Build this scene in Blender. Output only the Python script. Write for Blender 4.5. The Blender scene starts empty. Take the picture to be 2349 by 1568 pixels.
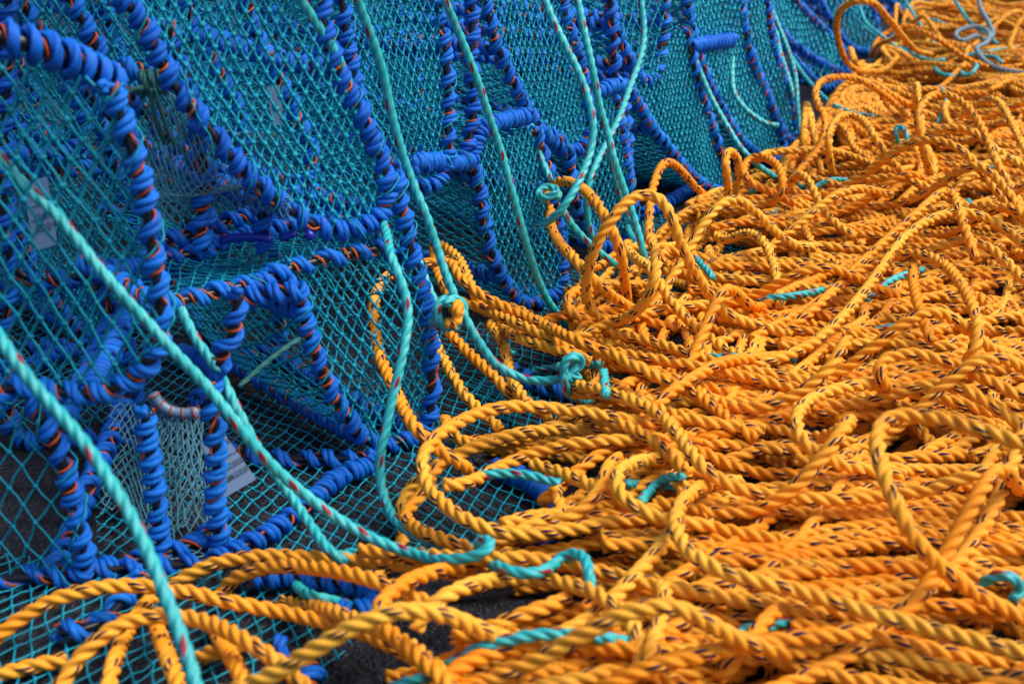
import bpy, math, random
import numpy as np
random.seed(7); rng = np.random.default_rng(7)
C = bpy.context.scene.collection
scn = bpy.context.scene

# ------------------------------------------------------------------ camera, world, light
CAM_H, PITCH, LENS = 0.53, math.radians(22.2), 50.0
cam = bpy.data.cameras.new('camera'); cob = bpy.data.objects.new('camera', cam); C.objects.link(cob)
cob.location = (0, 0, CAM_H); cob.rotation_euler = (math.pi/2 - PITCH, 0, 0)
cam.lens = LENS; cam.sensor_width = 36; cam.clip_start = 0.02; cam.clip_end = 300
cam.dof.use_dof = True; cam.dof.focus_distance = 1.32; cam.dof.aperture_fstop = 9.5
scn.camera = cob
SUN_EL, SUN_AZ = math.radians(56), math.radians(95)      # azimuth measured from +Y towards +X
world = bpy.data.worlds.new('World'); scn.world = world; world.use_nodes = True
wn = world.node_tree.nodes; wl = world.node_tree.links
sky = wn.new('ShaderNodeTexSky'); sky.sky_type = 'NISHITA'; sky.sun_disc = False
sky.sun_elevation = SUN_EL; sky.sun_rotation = SUN_AZ; sky.dust_density = 3.0; sky.air_density = 0.8
bg = wn['Background']; bg.inputs['Strength'].default_value = 0.09
wl.new(sky.outputs[0], bg.inputs['Color'])
sun = bpy.data.lights.new('sun', 'SUN'); so = bpy.data.objects.new('sun', sun); C.objects.link(so)
sun.energy = 1.8; sun.angle = math.radians(40); sun.color = (1.0, 0.95, 0.86)
so.rotation_euler = (math.pi/2 - SUN_EL, 0, -SUN_AZ + math.pi)
so.location = (1, -1, 3)
vs = scn.view_settings
vs.view_transform = 'Standard'; vs.look = 'None'; vs.gamma = 1; vs.use_curve_mapping = False; vs.exposure = 0.93
scn.cycles.max_bounces = 5; scn.cycles.diffuse_bounces = 3; scn.cycles.glossy_bounces = 2
scn.cycles.caustics_reflective = False; scn.cycles.caustics_refractive = False

# ------------------------------------------------------------------ picture -> space
FPX = 2349*LENS/36.0
cp, sp = math.cos(PITCH), math.sin(PITCH)
CAMP = np.array([0, 0, CAM_H])
def ray(px, py):
    u = (px-1174.5)/FPX; v = (py-784)/FPX
    return np.stack([u, cp - v*sp, -(sp + v*cp)], -1) if isinstance(u, np.ndarray) else np.array([u, cp-v*sp, -(sp+v*cp)])
def at(px, py, lam): return CAMP + lam*ray(px, py)
def gnd(px, py, h=0.0):
    d = ray(px, py); return CAMP + d*((h-CAM_H)/d[2])
class Plane:
    def __init__(s, px, py, ang, lean=0.0, off=0.0):
        a = math.radians(ang); s.a = a
        s.n = np.array([math.sin(a), -math.cos(a), lean]); s.n /= np.linalg.norm(s.n)
        s.p = gnd(px, py) - s.n*off
    def __call__(s, px, py, off=0.0):
        d = ray(px, py); q = s.p - s.n*off
        return CAMP + d*(np.dot(s.n, q-CAMP)/np.dot(s.n, d))

# ------------------------------------------------------------------ tagging
def tag(o, label=None, cat=None, group=None, kind=None):
    if label: o['label'] = label
    if cat: o['category'] = cat
    if group: o['group'] = group
    if kind: o['kind'] = kind
    return o
def empty(name, loc, label, cat, group=None):
    o = bpy.data.objects.new(name, None); C.objects.link(o); o.location = [float(x) for x in loc]
    o.empty_display_size = .02
    return tag(o, label, cat, group)

# ------------------------------------------------------------------ mesh accumulation
class MB:
    def __init__(s): s.v=[]; s.f=[]; s.uv=[]; s.n=0
    def add(s, V, F, UV=None):
        s.v.append(V); s.f.append(F+s.n); s.n += len(V)
        s.uv.append(UV if UV is not None else np.zeros((len(F)*4, 2)))
    def build(s, name, mat, parent=None, smooth=True):
        V = np.concatenate(s.v).astype(np.float32); F = np.concatenate(s.f).astype(np.int32); UV = np.concatenate(s.uv).astype(np.float32)
        if parent is not None: V = V - np.array(base_of(parent), dtype=np.float32)
        me = bpy.data.meshes.new(name)
        me.vertices.add(len(V)); me.vertices.foreach_set('co', V.ravel())
        me.loops.add(F.size); me.loops.foreach_set('vertex_index', F.ravel())
        me.polygons.add(len(F)); me.polygons.foreach_set('loop_start', np.arange(0, F.size, 4, dtype=np.int32))
        me.polygons.foreach_set('loop_total', np.full(len(F), 4, dtype=np.int32))
        me.polygons.foreach_set('use_smooth', np.full(len(F), smooth))
        uvl = me.uv_layers.new(name='UVMap'); uvl.data.foreach_set('uv', UV.ravel())
        me.update(calc_edges=True)
        me.materials.append(mat)
        o = bpy.data.objects.new(name, me); C.objects.link(o)
        if parent is not None: o.parent = parent
        return o
def base_of(o):
    p = np.array([o.location[0], o.location[1], o.location[2]])
    return p + base_of(o.parent) if o.parent else p

# ------------------------------------------------------------------ curves
def crspline(P, per=16):
    P = np.asarray(P, float)
    if len(P) == 2:
        t = np.linspace(0, 1, per)[:, None]; return P[0]*(1-t)+P[1]*t
    Q = np.vstack([2*P[0]-P[1], P, 2*P[-1]-P[-2]])
    out = []
    t = np.linspace(0, 1, per, endpoint=False)[:, None]
    for i in range(1, len(Q)-2):
        p0, p1, p2, p3 = Q[i-1], Q[i], Q[i+1], Q[i+2]
        out.append(.5*((2*p1)+(-p0+p2)*t+(2*p0-5*p1+4*p2-p3)*t*t+(-p0+3*p1-3*p2+p3)*t**3))
    out.append(P[-1:]); return np.vstack(out)
def resample(P, step):
    d = np.r_[0, np.cumsum(np.linalg.norm(np.diff(P, axis=0), axis=1))]
    n = max(3, int(d[-1]/step)+1); s = np.linspace(0, d[-1], n)
    return np.stack([np.interp(s, d, P[:, k]) for k in range(P.shape[1])], 1), s
def gsmooth(x, w):
    if w < 1: return x
    k = np.exp(-.5*(np.arange(-3*w, 3*w+1)/w)**2); k /= k.sum()
    if x.ndim == 1:
        xp = np.pad(x, 3*w, mode='reflect', reflect_type='odd') if len(x) > 3*w+1 else np.pad(x, 3*w, mode='edge')
        return np.convolve(xp, k, mode='valid')
    return np.stack([gsmooth(x[:, i], w) for i in range(x.shape[1])], 1)
def frames(P):
    T = np.gradient(P, axis=0); T /= np.linalg.norm(T, axis=1)[:, None]+1e-12
    N = np.zeros_like(P)
    z = np.array([0, 0, 1.]) if abs(T[0, 2]) < .9 else np.array([1., 0, 0])
    n = z - T[0]*np.dot(z, T[0]); n /= np.linalg.norm(n)
    nx, ny, nz = n; TT = T.tolist(); out = []
    for tx, ty, tz in TT:
        d = nx*tx+ny*ty+nz*tz
        nx -= d*tx; ny -= d*ty; nz -= d*tz
        l = math.sqrt(nx*nx+ny*ny+nz*nz)+1e-12
        nx /= l; ny /= l; nz /= l
        out.append((nx, ny, nz))
    N = np.array(out); return T, N, np.cross(T, N)
def lobes(n, c=.47, a=.53, k=3):
    j = np.arange(n); psi = (j*k/n % 1.0 - .5)*(2*math.pi/k)
    return c*np.cos(psi) + np.sqrt(a*a - (c*np.sin(psi))**2)
def grid_faces(m, n):
    i = np.arange(m-1)[:, None]; j = np.arange(n)[None, :]
    a = i*n+j; b = i*n+(j+1) % n
    return np.stack([a, b, b+n, a+n], -1).reshape(-1, 4)
def sweep(mb, P, s, R, n, pitch=None, prof=None, hand=1.0, phase=0.0, taper=True, flat=None):
    """twisted rope (or plain tube) along P"""
    if prof is None: prof = np.ones(n)
    T, N, B = frames(P); m = len(P)
    Rs = np.full(m, R) if np.isscalar(R) else R
    if taper:
        Rs = Rs.copy(); Rs[0] *= .02; Rs[-1] *= .02
        P = P.copy(); P[0] = P[1]-T[0]*.0004; P[-1] = P[-2]+T[-1]*.0004
    tw = 2*math.pi*s/pitch*hand if pitch else np.zeros(m)
    phi = (2*math.pi*np.arange(n)/n)[None, :] + tw[:, None] + phase
    r = Rs[:, None]*prof[None, :]
    V = P[:, None, :] + r[..., None]*(np.cos(phi)[..., None]*N[:, None, :] + np.sin(phi)[..., None]*B[:, None, :])
    F = grid_faces(m, n)
    i = np.repeat(np.arange(m-1), n); j = np.tile(np.arange(n), m-1)
    u0, u1 = s[i], s[i+1]; v0, v1 = j/n, (j+1)/n
    UV = np.stack([np.stack([u0, v0], -1), np.stack([u0, v1], -1), np.stack([u1, v1], -1), np.stack([u1, v0], -1)], 1).reshape(-1, 2)
    mb.add(V.reshape(-1, 3), F, UV)

# ------------------------------------------------------------------ materials
def newmat(name):
    m = bpy.data.materials.new(name); m.use_nodes = True
    nt = m.node_tree; return m, nt, nt.nodes['Principled BSDF']
def math_(nt, op, a, b=None, c=None, clamp=False):
    n = nt.nodes.new('ShaderNodeMath'); n.operation = op; n.use_clamp = clamp
    for k, x in enumerate((a, b, c)):
        if x is None: continue
        if isinstance(x, (int, float)): n.inputs[k].default_value = x
        else: nt.links.new(x, n.inputs[k])
    return n.outputs[0]
def mixc(nt, fac, a, b):
    n = nt.nodes.new('ShaderNodeMix'); n.data_type = 'RGBA'
    nt.links.new(fac, n.inputs[0]) if not isinstance(fac, float) else setattr(n.inputs[0], 'default_value', fac)
    for k, x in ((6, a), (7, b)):
        if isinstance(x, tuple): n.inputs[k].default_value = (*x, 1)
        else: nt.links.new(x, n.inputs[k])
    return n.outputs[2]
def band(nt, q, lo, hi): return math_(nt, 'MULTIPLY', math_(nt, 'GREATER_THAN', q, lo), math_(nt, 'LESS_THAN', q, hi))
def rope_mat(name, c1, c2, fleck, pitch, hand, mrep, bands, w0, w1, rough=.45, spec=.5, tint=(1, 1, 1), fib=70., bump=.6):
    m, nt, bs = newmat(name)
    uv = nt.nodes.new('ShaderNodeUVMap'); uv.uv_map = 'UVMap'
    sx = nt.nodes.new('ShaderNodeSeparateXYZ'); nt.links.new(uv.outputs[0], sx.inputs[0])
    u, v = sx.outputs[0], sx.outputs[1]
    oi = nt.nodes.new('ShaderNodeObjectInfo'); rnd = oi.outputs['Random']
    ax = math_(nt, 'ADD', v, math_(nt, 'MULTIPLY', u, hand/pitch))
    # fibre streaks
    cx = nt.nodes.new('ShaderNodeCombineXYZ')
    nt.links.new(math_(nt, 'MULTIPLY', ax, fib), cx.inputs[0]); nt.links.new(math_(nt, 'MULTIPLY', u, 70.), cx.inputs[1])
    nt.links.new(math_(nt, 'MULTIPLY', rnd, 40.), cx.inputs[2])
    nz = nt.nodes.new('ShaderNodeTexNoise'); nz.inputs['Scale'].default_value = 1.0; nz.inputs['Detail'].default_value = 3
    nt.links.new(cx.outputs[0], nz.inputs['Vector'])
    g = nt.nodes.new('ShaderNodeNewGeometry')
    n2 = nt.nodes.new('ShaderNodeTexNoise'); n2.inputs['Scale'].default_value = 14; n2.inputs['Detail'].default_value = 3
    nt.links.new(g.outputs['Position'], n2.inputs['Vector'])
    f = math_(nt, 'ADD', math_(nt, 'MULTIPLY', rnd, .45), math_(nt, 'MULTIPLY', math_(nt, 'SUBTRACT', nz.outputs[0], .38), 1.0), clamp=True)
    f = math_(nt, 'ADD', f, math_(nt, 'MULTIPLY', math_(nt, 'SUBTRACT', n2.outputs[0], .5), .9), clamp=True)
    col = mixc(nt, f, c1, c2)
    n3 = nt.nodes.new('ShaderNodeTexNoise'); n3.inputs['Scale'].default_value = 38; n3.inputs['Detail'].default_value = 5
    nt.links.new(g.outputs['Position'], n3.inputs['Vector'])
    gr = math_(nt, 'MULTIPLY', math_(nt, 'SUBTRACT', n3.outputs[0], .54), 2.0, clamp=True)
    col = mixc(nt, gr, col, tuple(x*.42+.012 for x in c1))
    if fleck:
        q = math_(nt, 'FRACT', math_(nt, 'MULTIPLY', ax, math_(nt, 'ADD', math_(nt, 'MULTIPLY', rnd, .9), mrep-.45)))
        w = math_(nt, 'MULTIPLY', v, 3.0)
        mask = None
        for k, (lo, hi) in enumerate(bands):
            b = math_(nt, 'MULTIPLY', band(nt, q, lo, hi), band(nt, w, w0+.05*k, w1-.06*(len(bands)-k)))
            mask = b if mask is None else math_(nt, 'MAXIMUM', mask, b)
        mask = math_(nt, 'MULTIPLY', mask, math_(nt, 'GREATER_THAN', n2.outputs[0], .40))
        col = mixc(nt, mask, col, fleck)
    nt.links.new(col, bs.inputs['Base Color'])
    bs.inputs['Roughness'].default_value = rough
    bs.inputs['Specular IOR Level'].default_value = spec
    bs.inputs['Specular Tint'].default_value = (*tint, 1)
    bp = nt.nodes.new('ShaderNodeBump'); bp.inputs['Strength'].default_value = bump; bp.inputs['Distance'].default_value = .0008
    nt.links.new(nz.outputs[0], bp.inputs['Height']); nt.links.new(bp.outputs[0], bs.inputs['Normal'])
    return m
RO, PO = .0054, .031          # orange rope radius, lay length
RT, PT = .0039, .030          # teal rope
M_OR = rope_mat('orange_rope', (.91, .265, .005), (.97, .58, .07), (.003, .004, .045), PO, 1, 2.6, [(.05, .20), (.33, .48)], .05, 1.06, rough=.52, spec=.35, tint=(1, .85, .5))
M_TE = rope_mat('teal_rope', (.015, .42, .44), (.05, .60, .62), (.30, .004, .02), PT, 1, 2.2, [(.06, .36)], .1, .98, rough=.33, spec=.6, fib=60.)
M_GY = rope_mat('grey_rope', (.14, .26, .32), (.24, .34, .4), None, PT, 1, 1, [], 0, 1, rough=.5)
M_BL = rope_mat('blue_rope', (.002, .11, .60), (.008, .27, .94), None, .03, 1, 1, [], 0, 1, rough=.5, spec=.28, fib=50., bump=.9)
M_TW = rope_mat('orange_twine', (.55, .06, .008), (.75, .16, .02), None, .004, 1, 1, [], 0, 1, rough=.6)
def plain(name, c1, c2, rough=.5, scale=200., bump=.2, spec=.5):
    m, nt, bs = newmat(name)
    g = nt.nodes.new('ShaderNodeNewGeometry')
    nz = nt.nodes.new('ShaderNodeTexNoise'); nz.inputs['Scale'].default_value = scale; nz.inputs['Detail'].default_value = 3
    nt.links.new(g.outputs['Position'], nz.inputs['Vector'])
    nt.links.new(mixc(nt, nz.outputs[0], c1, c2), bs.inputs['Base Color'])
    bs.inputs['Roughness'].default_value = rough; bs.inputs['Specular IOR Level'].default_value = spec
    bp = nt.nodes.new('ShaderNodeBump'); bp.inputs['Strength'].default_value = bump; bp.inputs['Distance'].default_value = .0006
    nt.links.new(nz.outputs[0], bp.inputs['Height']); nt.links.new(bp.outputs[0], bs.inputs['Normal'])
    return m
M_NET = plain('teal_net', (.002, .20, .31), (.008, .385, .53), .5, 260, .2, .25)
M_NETW = plain('pale_net', (.04, .19, .27), (.12, .31, .39), .55, 200)
M_BAR = plain('black_bar', (.006, .006, .012), (.015, .015, .025), .35, 100)
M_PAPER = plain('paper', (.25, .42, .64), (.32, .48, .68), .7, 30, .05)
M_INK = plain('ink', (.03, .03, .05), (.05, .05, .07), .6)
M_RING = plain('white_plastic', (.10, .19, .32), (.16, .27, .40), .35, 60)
M_CLIP = plain('blue_plastic', (.002, .012, .25), (.004, .02, .33), .22, 50, .05)
M_DKG = rope_mat('dark_green_cord', (.01, .12, .12), (.02, .2, .19), None, .012, 1, 1, [], 0, 1, rough=.5)

# ------------------------------------------------------------------ ground
def ground():
    m, nt, bs = newmat('asphalt')
    g = nt.nodes.new('ShaderNodeNewGeometry')
    a = nt.nodes.new('ShaderNodeTexVoronoi'); a.inputs['Scale'].default_value = 260
    b = nt.nodes.new('ShaderNodeTexNoise'); b.inputs['Scale'].default_value = 90; b.inputs['Detail'].default_value = 6
    c = nt.nodes.new('ShaderNodeTexNoise'); c.inputs['Scale'].default_value = 700; c.inputs['Detail'].default_value = 2
    for x in (a, b, c): nt.links.new(g.outputs['Position'], x.inputs['Vector'])
    sp1 = math_(nt, 'GREATER_THAN', c.outputs[0], .68)
    d_ = nt.nodes.new('ShaderNodeTexNoise'); d_.inputs['Scale'].default_value = 22; d_.inputs['Detail'].default_value = 4
    nt.links.new(g.outputs['Position'], d_.inputs['Vector'])
    col = mixc(nt, math_(nt, 'MULTIPLY', math_(nt, 'SUBTRACT', math_(nt, 'ADD', b.outputs[0], d_.outputs[0]), .8), 2.2, clamp=True), (.004, .005, .008), (.030, .031, .042))
    col = mixc(nt, math_(nt, 'MULTIPLY', sp1, .5), col, (.35, .38, .45))
    nt.links.new(col, bs.inputs['Base Color']); bs.inputs['Roughness'].default_value = .75; bs.inputs['Specular IOR Level'].default_value = .3
    h = math_(nt, 'ADD', b.outputs[0], math_(nt, 'MULTIPLY', a.outputs[0], .8))
    bp = nt.nodes.new('ShaderNodeBump'); bp.inputs['Strength'].default_value = .9; bp.inputs['Distance'].default_value = .005
    nt.links.new(h, bp.inputs['Height']); nt.links.new(bp.outputs[0], bs.inputs['Normal'])
    # finely uneven sheet near the ropes, continued by one large frame of quads
    xs = np.r_[-80, -20, -6, np.linspace(-2, 3, 181), 8, 25, 90]; ys = np.r_[-60, -10, -1, np.linspace(0, 5, 181), 10, 30, 120]
    X, Y = np.meshgrid(xs, ys, indexing='ij')
    Z = rng.normal(0, .0009, X.shape)*((X > -2) & (X < 3) & (Y > 0) & (Y < 5))
    V = np.stack([X, Y, Z], -1).reshape(-1, 3); ny = len(ys)
    i, j = np.meshgrid(np.arange(len(xs)-1), np.arange(ny-1), indexing='ij'); q = (i*ny+j).ravel()
    mb = MB(); mb.add(V, np.stack([q, q+ny, q+ny+1, q+1], -1))
    tag(mb.build('asphalt_ground', m), kind='structure')
ground()

# ------------------------------------------------------------------ creel pieces
def wrapped_bar(name, P, parent, pitch=.0155, br=.0030, cr=.0044, twine=.6, n=12, loose=.25, gap=.18, single=False, lash=False):
    pitch = pitch*1.18
    """black bar, wound with blue rope, with orange twine showing in the gaps"""
    P, s = resample(crspline(P), .004)
    P = gsmooth(P, 2)
    mb = MB(); sweep(mb, P, s, br, 8); bar = mb.build(name, M_BAR, parent)
    # coil
    L = s[-1]
    t = np.linspace(0, L, max(8, int(L/.0006)))
    k = np.interp(t, np.linspace(0, L, max(3, int(L/.03))), 1+rng.uniform(-loose, loose*1.3, max(3, int(L/.03))))
    # now and then the turns open out and leave the bar bare
    for _ in range(int(L/.09)):
        c = rng.uniform(0, L); k += gap*2.2*np.exp(-((t-c)/.010)**2)
    th = np.cumsum(2*math.pi/(pitch*k))*(t[1]-t[0]) + rng.uniform(0, 6)
    per = 14 if n >= 12 else 11
    nt_ = max(6, int(th[-1]/(2*math.pi)*per)); thh = np.linspace(th[0], th[-1], nt_); tt = np.interp(thh, th, t)
    T, N, B = frames(P)
    I = lambda A: np.stack([np.interp(tt, s, A[:, q]) for q in range(3)], 1)
    p, nn, bb, tg = I(P), I(N), I(B), I(T)
    thw = thh + .25*np.sin(thh*.37+rng.uniform(0, 6))
    rad = np.cos(thw)[:, None]*nn + np.sin(thw)[:, None]*bb
    rr = br + cr*.52 + .0004*np.sin(thh*.41+1)
    coil = p + rr[:, None]*rad
    sc = np.r_[0, np.cumsum(np.linalg.norm(np.diff(coil, axis=0), axis=1))]
    mb = MB()
    if single: coil = p + (br+cr*.9)*rad
    if n >= 12 and not single:     # three cords laid side by side, turning slowly round each other
        a0 = rng.uniform(0, 6); al = 2*math.pi*sc/.075 + a0 + .5*np.sin(thh*.23)
        fat = 1+.10*np.sin(thh*.53+rng.uniform(0, 6))
        for q in range(3):
            aa = al+q*2*math.pi/3
            cc = coil + (cr*.60*fat*np.cos(aa))[:, None]*tg + (cr*.30*fat*np.sin(aa))[:, None]*rad
            ss = np.r_[0, np.cumsum(np.linalg.norm(np.diff(cc, axis=0), axis=1))]
            sweep(mb, cc, ss, cr*.56*fat, 7)
    else:
        sweep(mb, coil, sc, cr*.95, 12, pitch=.055, prof=lobes(12, .47, .53), phase=rng.uniform(0, 6))
    mb.build('rope_wrapping', M_BL, bar)
    if twine > 0:
        m = max(20, int(L/.0008)); q = np.linspace(0.001, L-.001, m)
        rate = np.interp(q, np.linspace(0, L, max(4, int(L/.02))), rng.uniform(-1, 1, max(4, int(L/.02)))*twine+.25)
        ph = np.cumsum(2*math.pi/.0075*rate)*(q[1]-q[0])*1.3
        I2 = lambda A: np.stack([np.interp(q, s, A[:, z]) for z in range(3)], 1)
        w = I2(P) + (br+.0012+.0012*np.sin(q*300)**2)[:, None]*(np.cos(ph)[:, None]*I2(N) + np.sin(ph)[:, None]*I2(B))
        ss = np.r_[0, np.cumsum(np.linalg.norm(np.diff(w, axis=0), axis=1))]
        mb = MB(); sweep(mb, w, ss, .0010, 5); mb.build('twine_lashing', M_TW, bar)
    if lash:        # thin teal twine tying the netting to the wound bar
        m = max(20, int(L/.0012)); q = np.linspace(0.001, L-.001, m)
        ph = np.cumsum(2*math.pi/.013*np.interp(q, np.linspace(0, L, max(4, int(L/.03))), rng.uniform(0, .55, max(4, int(L/.03)))))*(q[1]-q[0])
        I2 = lambda A: np.stack([np.interp(q, s, A[:, z]) for z in range(3)], 1)
        w = I2(P) + (br+cr*1.32+.0007*np.sin(q*700))[:, None]*(np.cos(ph)[:, None]*I2(N) + np.sin(ph)[:, None]*I2(B))
        ss = np.r_[0, np.cumsum(np.linalg.norm(np.diff(w, axis=0), axis=1))]
        mb = MB(); sweep(mb, w, ss, .0007, 5); mb.build('net_lashing', M_NET, bar)
    return bar

def strands(mb, A, Bp, r, sag=.0, sides=4):
    """one thin round twine per row of A -> B, bowed a little"""
    m = len(A)
    if not m: return
    T = Bp-A; L = np.linalg.norm(T, axis=1)[:, None]+1e-9; T = T/L
    up = np.where(np.abs(T[:, 2:3]) < .9, np.array([[0, 0, 1.]]), np.array([[1., 0, 0]]))
    N = np.cross(T, up); N /= np.linalg.norm(N, axis=1)[:, None]; B = np.cross(T, N)
    bow = rng.normal(0, 1, (m, 3))*L*.035 + np.array([0, 0, -1])*L*sag
    mid = (A+Bp)/2+bow
    ph = 2*math.pi*np.arange(sides)/sides
    ring = (np.cos(ph)[None, :, None]*N[:, None, :] + np.sin(ph)[None, :, None]*B[:, None, :])*r
    V = np.stack([A[:, None]+ring, mid[:, None]+ring, Bp[:, None]+ring], 1).reshape(-1, 3)
    base = (np.arange(m)*3*sides)[:, None]
    F = (base[:, :, None] + grid_faces(3, sides).reshape(1, -1, 4)).reshape(-1, 4)
    mb.add(V, F)
CUBE = np.array([[x, y, z] for x in (-1, 1) for y in (-1, 1) for z in (-1, 1)], float)/math.sqrt(3)
CUBF = np.array([[0, 1, 3, 2], [4, 6, 7, 5], [0, 4, 5, 1], [2, 3, 7, 6], [0, 2, 6, 4], [1, 5, 7, 3]])
def knots(mb, K, r):
    m = len(K)
    if not m: return
    q = rng.normal(0, 1, (m, 4)); q /= np.linalg.norm(q, axis=1)[:, None]
    w, x, y, z = q.T
    R = np.stack([np.stack([1-2*(y*y+z*z), 2*(x*y-w*z), 2*(x*z+w*y)], -1), np.stack([2*(x*y+w*z), 1-2*(x*x+z*z), 2*(y*z-w*x)], -1), np.stack([2*(x*z-w*y), 2*(y*z+w*x), 1-2*(x*x+y*y)], -1)], 1)
    S = CUBE[None]*r*rng.uniform(.8, 1.25, (m, 1, 3))
    V = np.einsum('mij,mkj->mki', R, S) + K[:, None, :]
    mb.add(V.reshape(-1, 3), ((np.arange(m)*8)[:, None, None] + CUBF[None]).reshape(-1, 4))
def net(name, f, nu, nv, parent, mat=None, inside=None, r=.0007, jit=.16, sag=0.02, kr=2.7, ends=True, square=False):
    """knotted diamond netting on the surface f(u, v), u, v in 0..1"""
    nu, nv = max(2, int(nu)), max(2, int(nv))
    i, j = np.meshgrid(np.arange(nu+1), np.arange(nv+1), indexing='ij')
    gu = (i + rng.normal(0, jit*.5, i.shape))/nu; gv = (j + rng.normal(0, jit*.5, i.shape))/nv
    # slow drift so that rows are not ruler-straight
    gu += .35/nu*np.sin(j*.33+i*.11+rng.uniform(0, 6)); gv += .35/nv*np.sin(i*.27+rng.uniform(0, 6))
    gu = np.clip(gu, 0, 1); gv = np.clip(gv, 0, 1)
    even = (i+j) % 2 == 0
    X = f(gu.ravel(), gv.ravel()).reshape(nu+1, nv+1, 3)
    mb = MB(); AA = []; BB = []
    ins = inside(gu.ravel(), gv.ravel()).reshape(nu+1, nv+1) if inside else np.ones((nu+1, nv+1), bool)
    if inside:      # keep one connected piece of netting
        lab = -np.ones(ins.shape, int); best = (0, -1); cur = 0; E = even & ins
        for a0, b0 in zip(*np.nonzero(E)):
            if lab[a0, b0] >= 0: continue
            st = [(a0, b0)]; lab[a0, b0] = cur; cnt = 0
            while st:
                x, y = st.pop(); cnt += 1
                for dx in (-1, 1):
                    for dy in (-1, 1):
                        p, q = x+dx, y+dy
                        if 0 <= p <= nu and 0 <= q <= nv and E[p, q] and lab[p, q] < 0: lab[p, q] = cur; st.append((p, q))
            best = max(best, (cnt, cur)); cur += 1
        drop = E & (lab != best[1]); keepn = ~drop
    else: keepn = np.ones_like(ins)
    for di in (1, -1):
        a = [(slice(0, nu), slice(0, nv)), (slice(1, nu+1), slice(1, nv+1))] if di == 1 else [(slice(1, nu+1), slice(0, nv)), (slice(0, nu), slice(1, nv+1))]
        s0, s1 = a
        e = even[s0]; i0, i1 = ins[s0][e], ins[s1][e]; kk = keepn[s0][e] & keepn[s1][e]
        A, Bq = X[s0][e], X[s1][e]
        ok = i0 & i1 & kk; AA.append(A[ok]); BB.append(Bq[ok])
        if inside and ends:
            for flip in (False, True):
                p_in, p_out = (i0 & ~i1), (i1 & ~i0)
                sel = (p_out if flip else p_in) & kk
                if not sel.any(): continue
                U0, V0 = gu[s0][e][sel], gv[s0][e][sel]; U1, V1 = gu[s1][e][sel], gv[s1][e][sel]
                if flip: U0, V0, U1, V1 = U1, V1, U0, V0
                lo = np.zeros(len(U0)); hi = np.ones(len(U0))
                for _ in range(7):
                    md = (lo+hi)/2; q = inside(U0+(U1-U0)*md, V0+(V1-V0)*md)
                    lo = np.where(q, md, lo); hi = np.where(q, hi, md)
                AA.append(f(U0, V0)); BB.append(f(U0+(U1-U0)*lo, V0+(V1-V0)*lo))
    AA = np.vstack(AA); BB = np.vstack(BB)
    strands(mb, AA, BB, r, sag)
    knots(mb, X[even & ins & keepn], r*kr)
    return mb.build(name, mat or M_NET, parent)
def pip(poly):
    poly = np.asarray(poly)
    def g(x, y):
        c = np.zeros(np.shape(x), bool); n = len(poly)
        for k in range(n):
            x1, y1 = poly[k]; x2, y2 = poly[(k+1) % n]
            c ^= ((y1 > y) != (y2 > y)) & (x < (x2-x1)*(y-y1)/(y2-y1+1e-15)+x1)
        return c
    return g
def planar_net(name, poly3, parent, du=.006, dv=.0095, ang=0., mat=None, r=.0007, bulge=.004, **kw):
    """net stretched over a flat outline given by 3-D points"""
    Q = np.asarray(poly3); c = Q.mean(0); U, S, Vt = np.linalg.svd(Q-c); n = Vt[2]
    e2 = np.array([0, 0, 1.]) - n*n[2]
    if np.linalg.norm(e2) < .3: e2 = np.array([0, 1., 0]) - n*n[1]
    e2 /= np.linalg.norm(e2); e1 = np.cross(e2, n)
    ca, sa = math.cos(math.radians(ang)), math.sin(math.radians(ang))
    f1, f2 = e1*ca+e2*sa, -e1*sa+e2*ca
    a = (Q-c)@f1; b = (Q-c)@f2; h = (Q-c)@n
    a0, a1, b0, b1 = a.min(), a.max(), b.min(), b.max()
    P2 = np.stack([(a-a0)/(a1-a0), (b-b0)/(b1-b0)], 1)
    A = np.c_[a, b, np.ones(len(a))]; co = np.linalg.lstsq(A, h, rcond=None)[0]
    p1, p2 = rng.uniform(0, 6, 2)
    def f(u, v):
        x = a0+u*(a1-a0); y = b0+v*(b1-b0)
        hh = co[0]*x+co[1]*y+co[2] + bulge*(np.sin(x*38+p1)*np.sin(y*31+p2))
        return c + x[..., None]*f1 + y[..., None]*f2 + hh[..., None]*n
    return net(name, f, (a1-a0)/du, (b1-b0)/dv, parent, mat, pip(P2), r=r, **kw)
def swept_net(name, curve, vec, parent, du=.006, dv=.0095, **kw):
    """net stretched from a curve back along vec"""
    P, s = resample(crspline(curve), .004); L = s[-1]; vec = np.asarray(vec)
    p1 = rng.uniform(0, 6)
    def f(u, v):
        q = np.stack([np.interp(u*L, s, P[:, k]) for k in range(3)], -1) + v[..., None]*vec
        q[..., 2] = np.maximum(q[..., 2] - .006*np.sin(v*math.pi)*(1+.5*np.sin(u*20+p1)), .003)
        return q
    return net(name, f, L/du, np.linalg.norm(vec)/dv, parent, **kw)

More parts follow.
